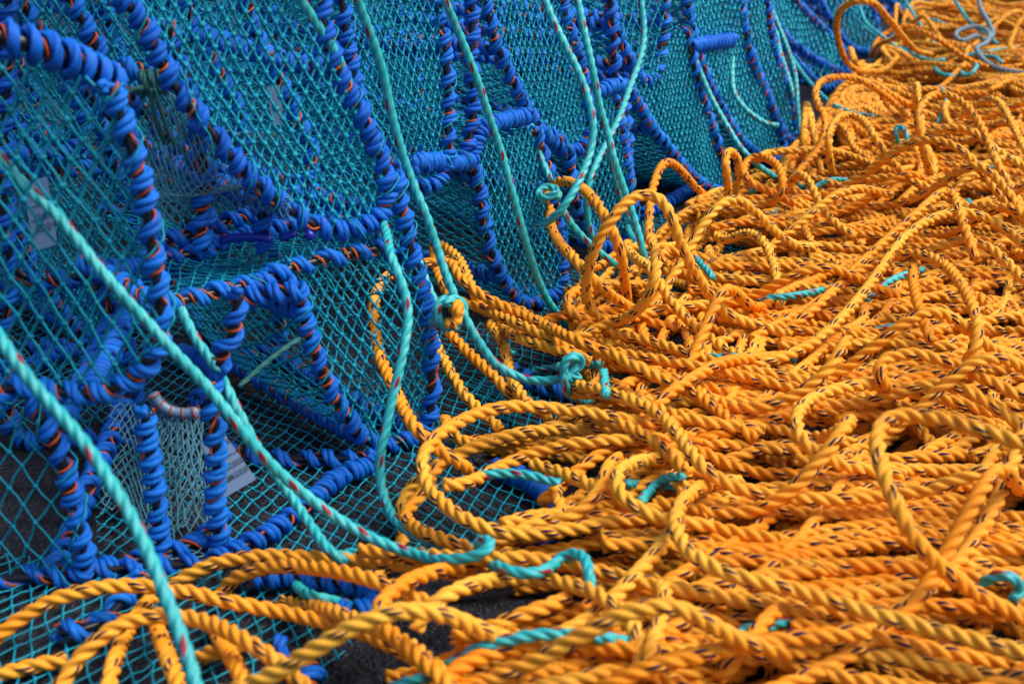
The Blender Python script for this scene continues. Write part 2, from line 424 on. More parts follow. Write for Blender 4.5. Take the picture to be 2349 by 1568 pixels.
CREEL_GROUP = 'creels stacked in a row beside the rope pile'
def creel(label, plane, U, depth=.2, back_rows=1, pitch=.0135, du=.0048, dv=.0086, r=.00090, n=12, twine=.6, name='lobster_creel', side=False, longs=(.2, .45, .62, .85), hc=.0044, rise=.05, gap=.25, yaw=None):
    """a bowed end (traced outline on its own upright plane), its twin behind, long bars between, netting over all"""
    face = np.array([plane(*q) for q in U])
    face[:, 2] = np.maximum(face[:, 2], .009)
    low = face[np.argmin(face[:, 2])]
    e = empty(name, (low[0], low[1], max(0., low[2]-.009)), label, 'creel', CREEL_GROUP)
    h = plane.n.copy(); h[2] = 0; h /= np.linalg.norm(h)
    back = -h*depth + np.array([0, 0, rise*depth/.2*0])
    wrapped_bar('hoop', face, e, pitch=pitch, n=n, twine=twine, gap=gap, cr=hc, lash=True)
    for k in range(1, back_rows+1):
        wrapped_bar('hoop', face + back*k/back_rows, e, pitch=pitch*1.1, n=9 if n < 12 else 12, twine=twine*.5, gap=gap)
    m = len(face)
    for q in [int(m*w) for w in longs]:
        wrapped_bar('long_bar', np.array([face[q], face[q]+back*.5+np.array([0, 0, -.003]), face[q]+back]), e, pitch=pitch, n=n, twine=twine, gap=gap)
    dense = crspline(face, 8)
    planar_net('end_net', dense, e, du=du, dv=dv, r=r)
    planar_net('end_net', dense+back, e, du=du, dv=dv, r=r)
    if side: swept_net('side_net', face, back, e, du=du*1.15, dv=dv*1.5, r=r)
    return e, face, back

# stacks, nearest first.  planes stand on the ground at the picked foot points
PA = Plane(190, 1345, 4)
PB = Plane(890, 1045, 40, .10)
PC = Plane(1230, 712, 50, .10)
PD = Plane(1400, 590, 52, .08)
PE = Plane(1655, 452, 55, .10)
PF = Plane(1800, 372, 56, .10)
PG = Plane(1935, 200, 56, .10)
PH = Plane(2135, 62, 58, .10)

eA, fA, bA = creel('nearest creel at the left edge with a thick blue bar and wide teal mesh', PA,
    [(252, 185), (268, 235), (290, 310), (322, 400), (340, 500), (352, 600), (368, 700), (372, 775), (335, 845), (280, 885), (200, 905), (110, 895), (40, 885), (-40, 905), (-160, 880), (-200, 700), (-200, 400), (-200, 100)],
    depth=.22, pitch=.0135, du=.0075, dv=.0135, r=.00105, n=15, side=False, longs=(.6,))
bar = np.array([at(-60, 70, .82), at(40, 95, .83), at(100, 112, .84), at(180, 145, .86), at(262, 190, .885)])
wrapped_bar('top_bar', bar, eA, pitch=.0086, cr=.0043, br=.0048, n=15, twine=.35, loose=.22, gap=.0, single=True)
eB, fB, bB = creel('creel with a bright teal netted side and a long slanting blue edge', PB,
    [(225, -60), (275, -5), (318, 35), (345, 90), (375, 150), (410, 215), (450, 262), (490, 310), (530, 360), (572, 405), (620, 445), (665, 482), (715, 513), (770, 530), (830, 522), (872, 495), (890, 455), (885, 400), (862, 340), (838, 285), (812, 235), (775, 165), (752, 100), (738, 40), (728, -60)],
    depth=.22, back_rows=2, n=15, du=.0047, dv=.0085, r=.00102, hc=.0048, pitch=.0138, gap=.12, longs=(.45, .62, .85))
eB2, fB2, bB2 = creel('lower creel with an open netted front showing a white ring and a paper tag', PB,
    [(560, 655), (650, 640), (685, 660), (695, 720), (715, 790), (738, 850), (765, 910), (800, 962), (835, 1005), (875, 1032), (925, 1036), (965, 1020), (985, 975), (990, 900), (988, 800), (975, 700), (950, 600), (930, 520), (905, 400)],
    depth=.24, n=12, du=.0054, dv=.0092, r=.0009, pitch=.0135, side=True)
# shelf between the two levels, near creel
sh = [PB(350, 690), PB(420, 690), PB(500, 668), (PB(580, 650)), PB(650, 620), PB(720, 600), PB(785, 585), PB(845, 573), PB(912, 562)]
wrapped_bar('shelf_bar', sh, eB2, pitch=.0165, n=15, twine=.95, gap=.1)
hB = bB/np.linalg.norm(bB)
wrapped_bar('shelf_bar', [q + hB*.09 for q in sh], eB2, pitch=.011, n=12)
wrapped_bar('shelf_bar', [q + hB*.10+np.array([0, 0, .012]) for q in sh[2:]], eB2, pitch=.013, n=12)
wrapped_bar('shelf_bar', [sh[0]-hB*.0, sh[0]+hB*.06, sh[0]+hB*.12], eB2, n=12)
wrapped_bar('shelf_bar', [sh[-1], sh[-1]+hB*.06, sh[-1]+hB*.12], eB2, n=12)
swept_net('shelf_net', np.array(sh)+[0, 0, .003], hB*.13, eB2, du=.0062, dv=.0085)
# uprights inside the upper creel and in front of the lower one
def upright(px, py_list, foot, e, name='upright', pitch=.0125, off=0., n=12, gap=.25, twine=.5):
    pl = Plane(foot[0], foot[1], 0)
    wrapped_bar(name, [pl(x, y) for x, y in py_list], e, pitch=pitch, n=n, gap=gap, twine=twine)
upright(0, [(452, 270), (462, 330), (470, 400), (462, 480), (458, 540), (475, 585)], (465, 1085), eB, pitch=.015)
upright(0, [(590, 420), (602, 470), (598, 520), (610, 570)], (600, 1050), eB, pitch=.014)
upright(0, [(270, 150), (310, 160), (352, 172), (400, 180)], (330, 1060), eB, 'cross_bar')
upright(0, [(492, 865), (480, 910), (492, 970), (497, 1050), (492, 1150), (512, 1262)], (512, 1268), eB2, pitch=.012)
upright(0, [(335, 930), (335, 1000), (350, 1080), (358, 1150), (368, 1245), (372, 1285)], (372, 1292), eB2, pitch=.0118, n=15)
upright(0, [(560, 665), (535, 700), (545, 750), (515, 790), (500, 850)], (520, 1262), eB2, pitch=.016)
upright(0, [(560, 690), (620, 672), (690, 668)], (600, 1130), eB2, 'cross_bar', twine=.2)
def gbar(pts, e, name='base_bar', h=.009, **kw): return wrapped_bar(name, [gnd(x, y, h) for x, y in pts], e, **kw)
gbar([(510, 1030), (600, 1050), (720, 1052), (862, 1052)], eB2, twine=.1)
gbar([(862, 1062), (780, 1092), (700, 1160), (620, 1220), (530, 1268)], eB2, pitch=.0105, h=.013)
gbar([(60, 1320), (160, 1310), (240, 1308), (330, 1296), (420, 1296), (530, 1274)], eB2, twine=.1)
gbar([(230, 1300), (330, 1280), (460, 1240), (510, 1180)], eB2, twine=.1)
# near lower left creel
eA2, fA2, bA2 = creel('dark lower creel at the left edge with a slack blue wound leg', PA,
    [(60, 900), (95, 955), (120, 1000), (145, 1060), (163, 1120), (172, 1180), (188, 1250), (196, 1320), (120, 1350), (0, 1350), (-140, 1350), (-180, 1200), (-180, 930)],
    depth=.22, du=.0085, dv=.0135, r=.0008, gap=.8)
# ground netting and its wound edges
def gnet(poly, e, h=.006, ang=-20, du=.0065, dv=.0105, bulge=.002):
    planar_net('floor_net', [gnd(x, y, h) for x, y in poly], e, du=du, dv=dv, ang=ang, bulge=bulge, sag=0, jit=.2)
gnet([(520, 1040), (850, 1050), (1000, 1040), (1150, 1075), (1260, 1125), (1292, 1185), (1230, 1235), (1050, 1300), (700, 1320), (520, 1285)], eB2, ang=14)
gbar([(1120, 1070), (1180, 1088), (1235, 1115), (1275, 1160), (1280, 1200), (1240, 1235)], eB2, pitch=.0095, cr=.0048, twine=0, h=.012, gap=0)
gnet([(-60, 1260), (380, 1300), (560, 1310), (870, 1330), (890, 1400), (800, 1480), (700, 1620), (-60, 1640)], eA2, ang=-10)
gbar([(560, 1325), (650, 1322), (760, 1335), (850, 1352), (872, 1385), (830, 1405), (760, 1395)], eA2, pitch=.0105, twine=.1, h=.013, gap=0)
gbar([(120, 1450), (210, 1440), (262, 1400), (300, 1350), (330, 1320)], eA2, twine=.4, h=.012)
gbar([(640, 1480), (700, 1510), (720, 1550), (690, 1600)], eA2, twine=.1, h=.012)
gnet([(1140, 850), (1330, 880), (1440, 930), (1440, 990), (1250, 990), (1080, 960), (1060, 880)], eB2, ang=20)
gbar([(1180, 850), (1230, 880), (1300, 900), (1390, 910), (1420, 960)], eB2, twine=.1, h=.011)

gnet([(380, 1290), (230, 1290), (200, 1020), (500, 900), (900, 900), (905, 1045), (520, 1045)], eB2, h=.005, ang=14)
gnet([(900, 1050), (1000, 1060), (1120, 1010), (1260, 900), (1440, 860), (1420, 760), (1560, 680), (1700, 600), (1760, 500), (1480, 480), (1290, 640), (1240, 720), (1000, 760)], eB2, h=.004, ang=24, du=.007, dv=.011)
eC, fC, bC = creel('creel with a tall upright netted end just right of the bright slanting one', PC,
    [(776, -60), (785, 0), (792, 60), (803, 140), (818, 205), (842, 290), (870, 345), (900, 385), (935, 415), (975, 430), (1010, 415), (1026, 365), (1027, 300), (1029, 240), (1026, 180), (1021, 120), (1012, 60), (1005, -60)], depth=.24, n=12, side=True)
eC2, fC2, bC2 = creel('lower creel with a narrow netted end behind the two teal ropes, left of centre', PC,
    [(905, 400), (1000, 372), (1070, 365), (1092, 400), (1102, 455), (1112, 520), (1127, 580), (1150, 635), (1178, 680), (1215, 704), (1255, 704), (1283, 682), (1290, 620), (1284, 540), (1268, 440), (1245, 350), (1222, 290)], depth=.26, n=12, side=True)
wrapped_bar('cross_bar', [PC(940, 372), PC(1000, 368), PC(1060, 375), PC(1088, 360)], eC2, pitch=.0085, cr=.0046, twine=.05, gap=0)
wrapped_bar('cross_bar', [PC(1088, 350), PC(1098, 300), PC(1150, 278), PC(1215, 266)], eC2, pitch=.0078, cr=.0048, twine=0, gap=0)
wrapped_bar('upright', [PC(1080, -40), PC(1084, 50), PC(1080, 130), PC(1085, 200), PC(1086, 260), PC(1072, 345)], eC2, pitch=.0125)
swept_net('shelf_net', [PC(1095, 292), PC(1150, 272), PC(1215, 258)], bC*.5, eC2, dv=.0085)
eD, fD, bD = creel('creel with a pointed netted end tied off with teal twine at its lower tip', PD,
    [(1095, -60), (1110, 0), (1126, 60), (1142, 112), (1167, 170), (1193, 220), (1215, 262), (1240, 300), (1275, 332), (1312, 348), (1342, 328), (1352, 275), (1344, 215), (1336, 150), (1314, 90), (1294, 30), (1284, -60)], depth=.25, n=12)
eD2, fD2, bD2 = creel('shadowed lower creel behind the standing orange loop', PD,
    [(1225, 285), (1300, 340), (1310, 420), (1335, 500), (1370, 560), (1405, 585), (1440, 570), (1452, 500), (1440, 400), (1425, 300), (1415, 215)], depth=.26, n=9, side=True)
wrapped_bar('cross_bar', [PD(1370, 214), PD(1400, 196), PD(1432, 198)], eD2, pitch=.0078, cr=.0048, twine=0, gap=0)
wrapped_bar('upright', [PD(1398, -40), PD(1404, 60), PD(1408, 120), PD(1412, 190)], eD2, n=9)
eE, fE, bE = creel('upper creel hanging over the leaf shaped net panel beside the crossing teal ropes', PE,
    [(1388, -60), (1395, 0), (1410, 60), (1430, 112), (1450, 152), (1472, 184), (1500, 182), (1513, 150), (1521, 100), (1526, 50), (1521, -60)], depth=.28, n=9, du=.0085, dv=.013, r=.0009)
eE2, fE2, bE2 = creel('creel with a broad leaf shaped teal net panel, its tip touching the orange pile', PE,
    [(1440, 200), (1465, 240), (1498, 296), (1540, 348), (1575, 392), (1618, 428), (1652, 440), (1668, 420), (1660, 378), (1642, 320), (1622, 260), (1605, 200), (1590, 140), (1570, 60)], depth=.28, n=9, du=.0052, dv=.0085, r=.00115, hc=.0040, side=True)
wrapped_bar('upright', [PE(1432, 240), PE(1440, 330), PE(1436, 390), PE(1445, 435)], eE2, n=9)
gbar([(1470, 492), (1520, 470), (1580, 435)], eE2, n=9, twine=0, pitch=.0085, h=.012)
wrapped_bar('cross_bar', [PE(1585, 105), PE(1630, 98), PE(1680, 92)], eE2, pitch=.0075, cr=.0052, twine=0, gap=0, n=9)
eF, fF, bF = creel('creel with a long narrow net panel behind the thin curving teal rope', PF,
    [(1570, -40), (1585, 60), (1602, 130), (1625, 190), (1655, 250), (1690, 310), (1730, 350), (1770, 372), (1795, 355), (1790, 300), (1765, 240), (1740, 180), (1722, 130), (1705, 60), (1690, -40)], depth=.3, n=9, du=.0060, dv=.0095, r=.0014, hc=.0040, side=True)
eF2, fF2, bF2 = creel('slim dark creel squeezed between two net panels, right of the curving teal rope', PF,
    [(1700, -40), (1706, 60), (1722, 130), (1752, 200), (1775, 260), (1800, 310), (1815, 330), (1822, 300), (1815, 240), (1790, 170), (1770, 90), (1755, -40)], depth=.3, n=9, du=.0065, dv=.010, r=.0014, gap=.1, hc=.004)
eG, fG, bG = creel('far creel with a flat teal panel slanting down to the tall orange loop', PG,
    [(1740, 10), (1775, 50), (1805, 90), (1850, 125), (1895, 152), (1930, 166), (1948, 158), (1940, 125), (1905, 85), (1870, 50), (1830, 10), (1800, -40)], depth=.34, n=9, du=.0075, dv=.011, r=.0019, hc=.0042)
eG2, fG2, bG2 = creel('far lower creel in shadow under the slanting flat panel', PG,
    [(1815, 130), (1850, 170), (1890, 205), (1925, 215), (1945, 205), (1940, 170), (1920, 120)], depth=.34, n=9, du=.012, dv=.018, r=.0015, twine=0)
eH, fH, bH = creel('farthest creel but one, blurred behind the tall orange loop', PH,
    [(1865, -60), (1880, 0), (1905, 50), (1940, 100), (1975, 118), (2010, 110), (2010, 60), (1995, 0), (1980, -60)], depth=.36, n=9, du=.014, dv=.02, r=.0018, twine=0)
eI, fI, bI = creel('farthest creel at the top of the row with a blue wound curved edge', Plane(2200, 20, 58, .1),
    [(1990, -60), (2040, 0), (2080, 35), (2130, 48), (2150, 30), (2130, 0), (2110, -60)], depth=.4, n=9, du=.015, dv=.022, r=.002, twine=0)

def copy_tree(o, parent=None):
    c = o.copy(); C.objects.link(c); c.parent = parent
    for ch in list(o.children): copy_tree(ch, c)
    return c
# a second row stands behind the first
rows = [(eB, (-.30, .22, -.0), 'creel of the second row glimpsed behind the bright slanting netted side'),
        (eB2, (-.30, .24, 0), 'creel of the second row at ground level behind the white ring'),
        (eC, (-.28, .26, 0), 'creel of the second row behind the tall upright netted end'),
        (eC2, (-.30, .26, 0), 'lower creel of the second row behind the narrow netted end'),
        (eD, (-.27, .24, 0), 'creel of the second row behind the pointed netted end'),
        (eE2, (-.34, .26, 0), 'creel of the second row behind the broad leaf shaped panel'),
        (eF, (-.36, .26, 0), 'creel of the second row behind the long narrow panel'),
        (eB, (-.62, .20, 0), 'creel of the third row in deep shade at the upper left'),
        (eC, (-.58, .40, 0), 'creel of the third row in deep shade behind the upright end')]
rows += [(eB2, (-.10, .10, .52), 'unseen shading creel added above the bright slanting netted side'),  # tier above the frame, added to keep skylight out of the creels below
         (eC2, (-.10, .12, .52), 'unseen shading creel added above the tall upright netted end'),
         (eD2, (-.10, .12, .52), 'unseen shading creel added above the pointed netted end'),
         (eB, (-.42, .30, .52), 'unseen shading creel added overhead at the back left'),
         (eC, (-.42, .34, .52), 'unseen shading creel added overhead at the back behind the upright end')]
for src, d, lab in rows:
    c = copy_tree(src); c.location = [a+b for a, b in zip(src.location, d)]; c['label'] = lab; c['group'] = 'creels of the rows behind'

# ---- white entrance ring with its funnel netting, paper tags, clip, knotted cord
def ring_and_funnel():
    pl = Plane(430, 1170, 0)
    th = np.linspace(math.radians(175), math.radians(60), 24)
    cx, cy = 425, 888
    P = np.array([pl(cx+76*math.cos(t), cy+60*math.sin(t)) for t in th])
    P, s = resample(P, .003)
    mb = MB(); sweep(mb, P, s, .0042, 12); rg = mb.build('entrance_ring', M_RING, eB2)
    mb = MB(); T, N, B = frames(P)
    for k in range(1, len(P)-2, 3):
        a = np.linspace(0, 2*math.pi, 14)
        w = P[k] + .0047*(np.cos(a)[:, None]*N[k] + np.sin(a)[:, None]*B[k]) + T[k]*np.linspace(0, .004, 14)[:, None]
        sweep(mb, w, np.linspace(0, .03, 14), .0006, 5, taper=False)
    mb.build('ring_lashing', M_TW, rg)
    A = P[::-1]; floor = np.array([gnd(x, y, .01) for x, y in [(505, 1262), (470, 1275), (440, 1282), (400, 1285), (370, 1270), (340, 1230), (300, 1180), (250, 1120)]])
    fl, _ = resample(crspline(floor), .004)
    def f(u, v):
        a = np.stack([np.interp(u, np.linspace(0, 1, len(A)), A[:, k]) for k in range(3)], -1)
        b = np.stack([np.interp(u, np.linspace(0, 1, len(fl)), fl[:, k]) for k in range(3)], -1)
        w = v[..., None]; return a*(1-w)+b*w + np.stack([0*u, 0*u, -.03*np.sin(v*math.pi)], -1)
    net('funnel_net', f, 22, 11, eB2, M_NETW, r=.0006, jit=.4, kr=1.9)
    def g(u, v):   # pale netting sheet hanging inside, left of the ring
        q = np.stack([pl(300, 900, -.0)+0*0 for _ in range(1)])[0]
        a = pl(250, 930, .03); b = pl(460, 960, .05); c_ = gnd(230, 1180, .01); d = gnd(470, 1230, .01)
        u_, v_ = u[..., None], v[..., None]
        return (a*(1-u_)+b*u_)*(1-v_)+(c_*(1-u_)+d*u_)*v_ + np.stack([0*u, .01*np.sin(u*9), 0*v], -1)
    net('inner_net', g, 26, 18, eB2, M_NETW, r=.0006, jit=.3, kr=1.8)
    pu = Plane(520, 1075, 0)
    def h(u, v):   # pale netting inside the upper creel
        a = pu(300, 200); b = pu(640, 330); c_ = pu(340, 520); d = pu(680, 500)
        u_, v_ = u[..., None], v[..., None]
        return (a*(1-u_)+b*u_)*(1-v_)+(c_*(1-u_)+d*u_)*v_ + np.stack([0*u, .02*np.sin(u*7+v*4), .01*np.sin(v*9)], -1)
    net('inner_net', h, 36, 26, eB, M_NETW, r=.0006, jit=.35, kr=1.8)
ring_and_funnel()

def text_mesh(body, size, loc, ux, uy, parent, name='printed_text'):
    cu = bpy.data.curves.new('t', 'FONT'); cu.body = body; cu.size = size; cu.extrude = 0
    to = bpy.data.objects.new('t', cu); C.objects.link(to)
    dg = bpy.context.evaluated_depsgraph_get(); me = bpy.data.meshes.new_from_object(to.evaluated_get(dg))
    bpy.data.objects.remove(to)
    n = np.cross(ux, uy); b = base_of(parent)
    for vtx in me.vertices:
        p = loc + ux*vtx.co.x + uy*vtx.co.y + n*.0004 - b
        vtx.co = p
    me.materials.clear(); me.materials.append(M_INK)
    o = bpy.data.objects.new(name, me); C.objects.link(o); o.parent = parent
    return o
def paper_tag(c00, c10, c11, c01, label, lines):
    """corners: bottom-left, bottom-right, top-right, top-left"""
    c00, c10, c11, c01 = map(np.asarray, (c00, c10, c11, c01))
    o = empty('paper_tag', c00, label, 'paper tag')
    nu = 14; mb = MB(); u, v = np.meshgrid(np.linspace(0, 1, nu), np.linspace(0, 1, nu), indexing='ij')
    n = np.cross(c10-c00, c01-c00); n /= np.linalg.norm(n)
    if np.dot(n, CAMP-c00) < 0: n = -n
    def S(u, v):
        u_, v_ = np.asarray(u)[..., None], np.asarray(v)[..., None]
        return (c00*(1-u_)+c10*u_)*(1-v_)+(c01*(1-u_)+c11*u_)*v_ 
    P = S(u, v) ; V = np.concatenate([P.reshape(-1, 3), (P - n*.0004).reshape(-1, 3)])
    i, j = np.meshgrid(np.arange(nu-1), np.arange(nu-1), indexing='ij'); q = (i*nu+j).ravel()
    F = np.stack([q, q+nu, q+nu+1, q+1], -1); mb.add(V, np.concatenate([F, F[:, ::-1]+nu*nu]))
    mb.build('sheet', M_PAPER, o)
    ux = (c10-c00); W = np.linalg.norm(ux); ux /= W
    uy = (c01-c00); Hh = np.linalg.norm(uy); uy /= Hh
    nn = np.cross(ux, uy)
    if np.dot(nn, CAMP-c00) < 0: raise RuntimeError('tag faces away')
    mbl = MB()
    for (x0, x1, y, txt, tx) in lines:
        a = c00+ux*W*x0+uy*Hh*y+n*.0004; b = c00+ux*W*x1+uy*Hh*y+n*.0004
        t = uy*.00035; mbl.add(np.array([a-t, b-t, b+t, a+t]), np.array([[0, 1, 2, 3]]))
        for body, fx, fy in txt: text_mesh(body, tx, c00+ux*W*fx+uy*Hh*(y+fy), ux, uy, o)
    mbl.build('ruled_lines', M_INK, o)
    return o
pt = Plane(520, 1230, 20)
def tp(x, y): return pt(x, y)
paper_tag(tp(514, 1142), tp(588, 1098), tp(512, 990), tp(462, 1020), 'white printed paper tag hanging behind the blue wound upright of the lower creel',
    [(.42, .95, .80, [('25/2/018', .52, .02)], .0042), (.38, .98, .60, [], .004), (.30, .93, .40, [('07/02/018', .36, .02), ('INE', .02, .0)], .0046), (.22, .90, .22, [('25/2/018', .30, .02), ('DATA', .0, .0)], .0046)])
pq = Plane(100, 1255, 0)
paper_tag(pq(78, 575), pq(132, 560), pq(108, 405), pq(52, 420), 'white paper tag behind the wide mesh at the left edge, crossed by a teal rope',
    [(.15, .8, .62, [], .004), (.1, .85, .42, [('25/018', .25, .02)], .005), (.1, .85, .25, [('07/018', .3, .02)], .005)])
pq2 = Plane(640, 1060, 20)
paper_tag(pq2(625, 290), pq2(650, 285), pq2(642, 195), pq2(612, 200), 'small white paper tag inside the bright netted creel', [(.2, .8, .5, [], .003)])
def clip():
    pl = Plane(600, 1075, 0)
    e = empty('plastic_clip', pl(500, 560), 'dark blue plastic clip lying on the netted shelf', 'plastic clip')
    for pts, r in (([(497, 556), (540, 545), (600, 545), (632, 550)], .0036), ([(690, 530), (712, 540), (722, 556)], .0040), ([(632, 550), (665, 540), (690, 530)], .003)):
        P, s = resample(crspline([pl(*p) for p in pts]), .003); mb = MB(); sweep(mb, P, s, r, 8); mb.build('clip_body', M_CLIP, e)
clip()

# ------------------------------------------------------------------ ropes
def rope_obj(P, R, pitch, mat, label, cat='rope', group=None, name='rope', lob=(.47, .53), hand=1, end=True, into=None):
    """P: smooth dense path"""
    lam = np.linalg.norm(P-CAMP, axis=1); lm = np.percentile(lam, 15)
    step = min(.006, max(.0020, lm*.0021))*(R/.006)**.5
    n = 18 if lm < 1.15 else (15 if lm < 1.6 else 12)
    P, s = resample(P, step)
    if len(P) < 8: return None
    mb = MB(); sweep(mb, P, s, R, n, pitch=pitch, prof=lobes(n, *lob), hand=hand, phase=rng.uniform(0, 6))
    if into is not None: into.add(mb.v[0], mb.f[0], mb.uv[0]); return None
    base = P[len(P)//2].copy(); base[2] = 0
    V = mb.v[0]; mb.v[0] = V - base
    o = mb.build(name, mat); o.location = [float(q) for q in base]
    return tag(o, label, cat, group)

# centre-height field of the pile
GX0, GY0, CELL = -.9, .35, .004
GNX, GNY = int(3.4/CELL), int(4.6/CELL)
HF = np.full((GNX, GNY), RO+.001)
def hf(x, y):
    i = np.clip(((x-GX0)/CELL).astype(int), 0, GNX-1); j = np.clip(((y-GY0)/CELL).astype(int), 0, GNY-1); return HF[i, j]
_o = np.arange(-3, 4); OX, OY = [q.ravel() for q in np.meshgrid(_o, _o, indexing='ij')]
def cap(H, c=.045): return np.where(H > c, c+(H-c)*.5, H)
def stamp(P, R=RO, dz=0.0):
    i = ((P[:, 0]-GX0)/CELL); j = ((P[:, 1]-GY0)/CELL); z = P[:, 2]
    ii = i.astype(int); jj = j.astype(int); D = (R+RO)*.93
    for a, b in zip(OX, OY):
        x = ii+a; y = jj+b; ok = (x >= 0) & (x < GNX) & (y >= 0) & (y < GNY)
        d2 = ((x+.5-i)**2+(y+.5-j)**2)*CELL*CELL; ok &= d2 < D*D*.95
        np.maximum.at(HF, (x[ok], y[ok]), z[ok]+np.sqrt(np.maximum(0, D*D-d2[ok])))
def envelope(s, H, k=5.0):
    n = len(s); w = int(.16/max(1e-6, s[1]-s[0])); out = H.copy()
    ds = s[1]-s[0]
    for q in range(1, w):
        dd = k*(q*ds)**2
        if dd > .12: break
        out[q:] = np.maximum(out[q:], H[:-q]-dd); out[:-q] = np.maximum(out[:-q], H[q:]-dd)
    return out
# outline of the pile, and holes where asphalt or netting shows
BND = [(-80, 1420), (120, 1400), (300, 1345), (430, 1320), (560, 1290), (800, 1300), (930, 1230), (960, 1090), (1010, 990), (1010, 880), (1120, 800), (1300, 770), (1330, 680), (1480, 560), (1640, 480), (1760, 430), (1830, 370), (1890, 290), (1945, 190), (2000, 115), (2080, 45), (2110, -60), (2600, -60), (2600, 1750), (-80, 1750)]
BP = np.array([gnd(x, y, .02)[:2] for x, y in BND]); inb0 = pip(BP)
def lut(fs):
    gx = GX0+(np.arange(GNX)+.5)*CELL; gy = GY0+(np.arange(GNY)+.5)*CELL
    X, Y = np.meshgrid(gx, gy, indexing='ij'); M = np.zeros(X.shape, bool)
    for f in fs: M |= f(X.ravel(), Y.ravel()).reshape(X.shape)
    return M
MI = lut([inb0])
def look(M, x, y):
    i = int((x-GX0)/CELL); j = int((y-GY0)/CELL)
    return M[i, j] if 0 <= i < GNX and 0 <= j < GNY else False
def lookv(M, x, y):
    i = np.clip(((x-GX0)/CELL).astype(int), 0, GNX-1); j = np.clip(((y-GY0)/CELL).astype(int), 0, GNY-1); return M[i, j]
HOLES = [[(1080, 1390), (1200, 1370), (1380, 1370), (1480, 1410), (1480, 1450), (1380, 1465), (1200, 1455), (1090, 1430)],
         [(985, 1110), (1050, 1080), (1150, 1060), (1280, 1110), (1300, 1180), (1220, 1220), (1080, 1200)],
         [(-80, 1380), (240, 1400), (560, 1300), (880, 1290), (880, 1400), (760, 1500), (740, 1620), (-80, 1620)],
         [(1060, 850), (1200, 830), (1330, 860), (1350, 930), (1280, 970), (1060, 940)],
         [(1300, 610), (1420, 610), (1420, 670), (1320, 680)]]
HP = [pip(np.array([gnd(x, y, .01)[:2] for x, y in h])) for h in HOLES]
MH = lut(HP)
cen = gnd(1900, 900)[:2]
def wander(p0, th0, L, amp=2.6, ell=.16, loop=.12):
    """plan-view path of a stiff rope thrown down"""
    ds = .004; n = int(L/ds); x, y = p0; th = th0; k = 0.; out = []; lp = 0; al = math.exp(-ds/ell); sg = amp*math.sqrt(1-al*al)
    turn = 0
    home = th0
    for q in range(n):
        out.append((x, y))
        k = k*al + sg*rng.normal()
        kk = k
        if lp > 0: kk = lk; lp -= 1
        elif rng.random() < loop*ds/1.0:
            lp = int(rng.uniform(.18, .42)/ds); lk = rng.choice([-1, 1])*rng.uniform(12, 22)
        else:
            d = (home-th+math.pi) % (2*math.pi)-math.pi; kk += 1.6*d
        ax, ay = x+.06*math.cos(th), y+.06*math.sin(th)
        if not look(MI, ax, ay):
            if turn == 0:
                dx, dy = cen[0]-x, cen[1]-y; cr = math.cos(th)*dy-math.sin(th)*dx; turn = 1 if cr > 0 else -1
                home = home+math.pi*turn
            kk = turn*20; lp = 0
        else: turn = 0
        th += kk*ds; x += math.cos(th)*ds; y += math.sin(th)*ds
    return np.array(out)
OG = 'orange ropes of the tangled pile'
OLAB = 'orange rope with dark blue flecks lying among the many others of the tangled pile'
total = 0.
def lay(XY, lift=None, lab=OLAB, group=OG, R=RO, pitch=PO, mat=None, hand=1, k=5.0, dz=0., into=None):
    XY = gsmooth(XY, 3)
    s = np.r_[0, np.cumsum(np.linalg.norm(np.diff(XY, axis=0), axis=1))]
    H = cap(hf(XY[:, 0], XY[:, 1])) - (RO-R)*1.6
    z = gsmooth(envelope(s, H, k), 3)
    if lift is not None: z = z + lift
    P = np.c_[XY, z]
    stamp(P[lift < .012] if lift is not None else P, R)
    return rope_obj(P, R, pitch, mat or M_OR, lab, group=group, hand=hand, into=into)
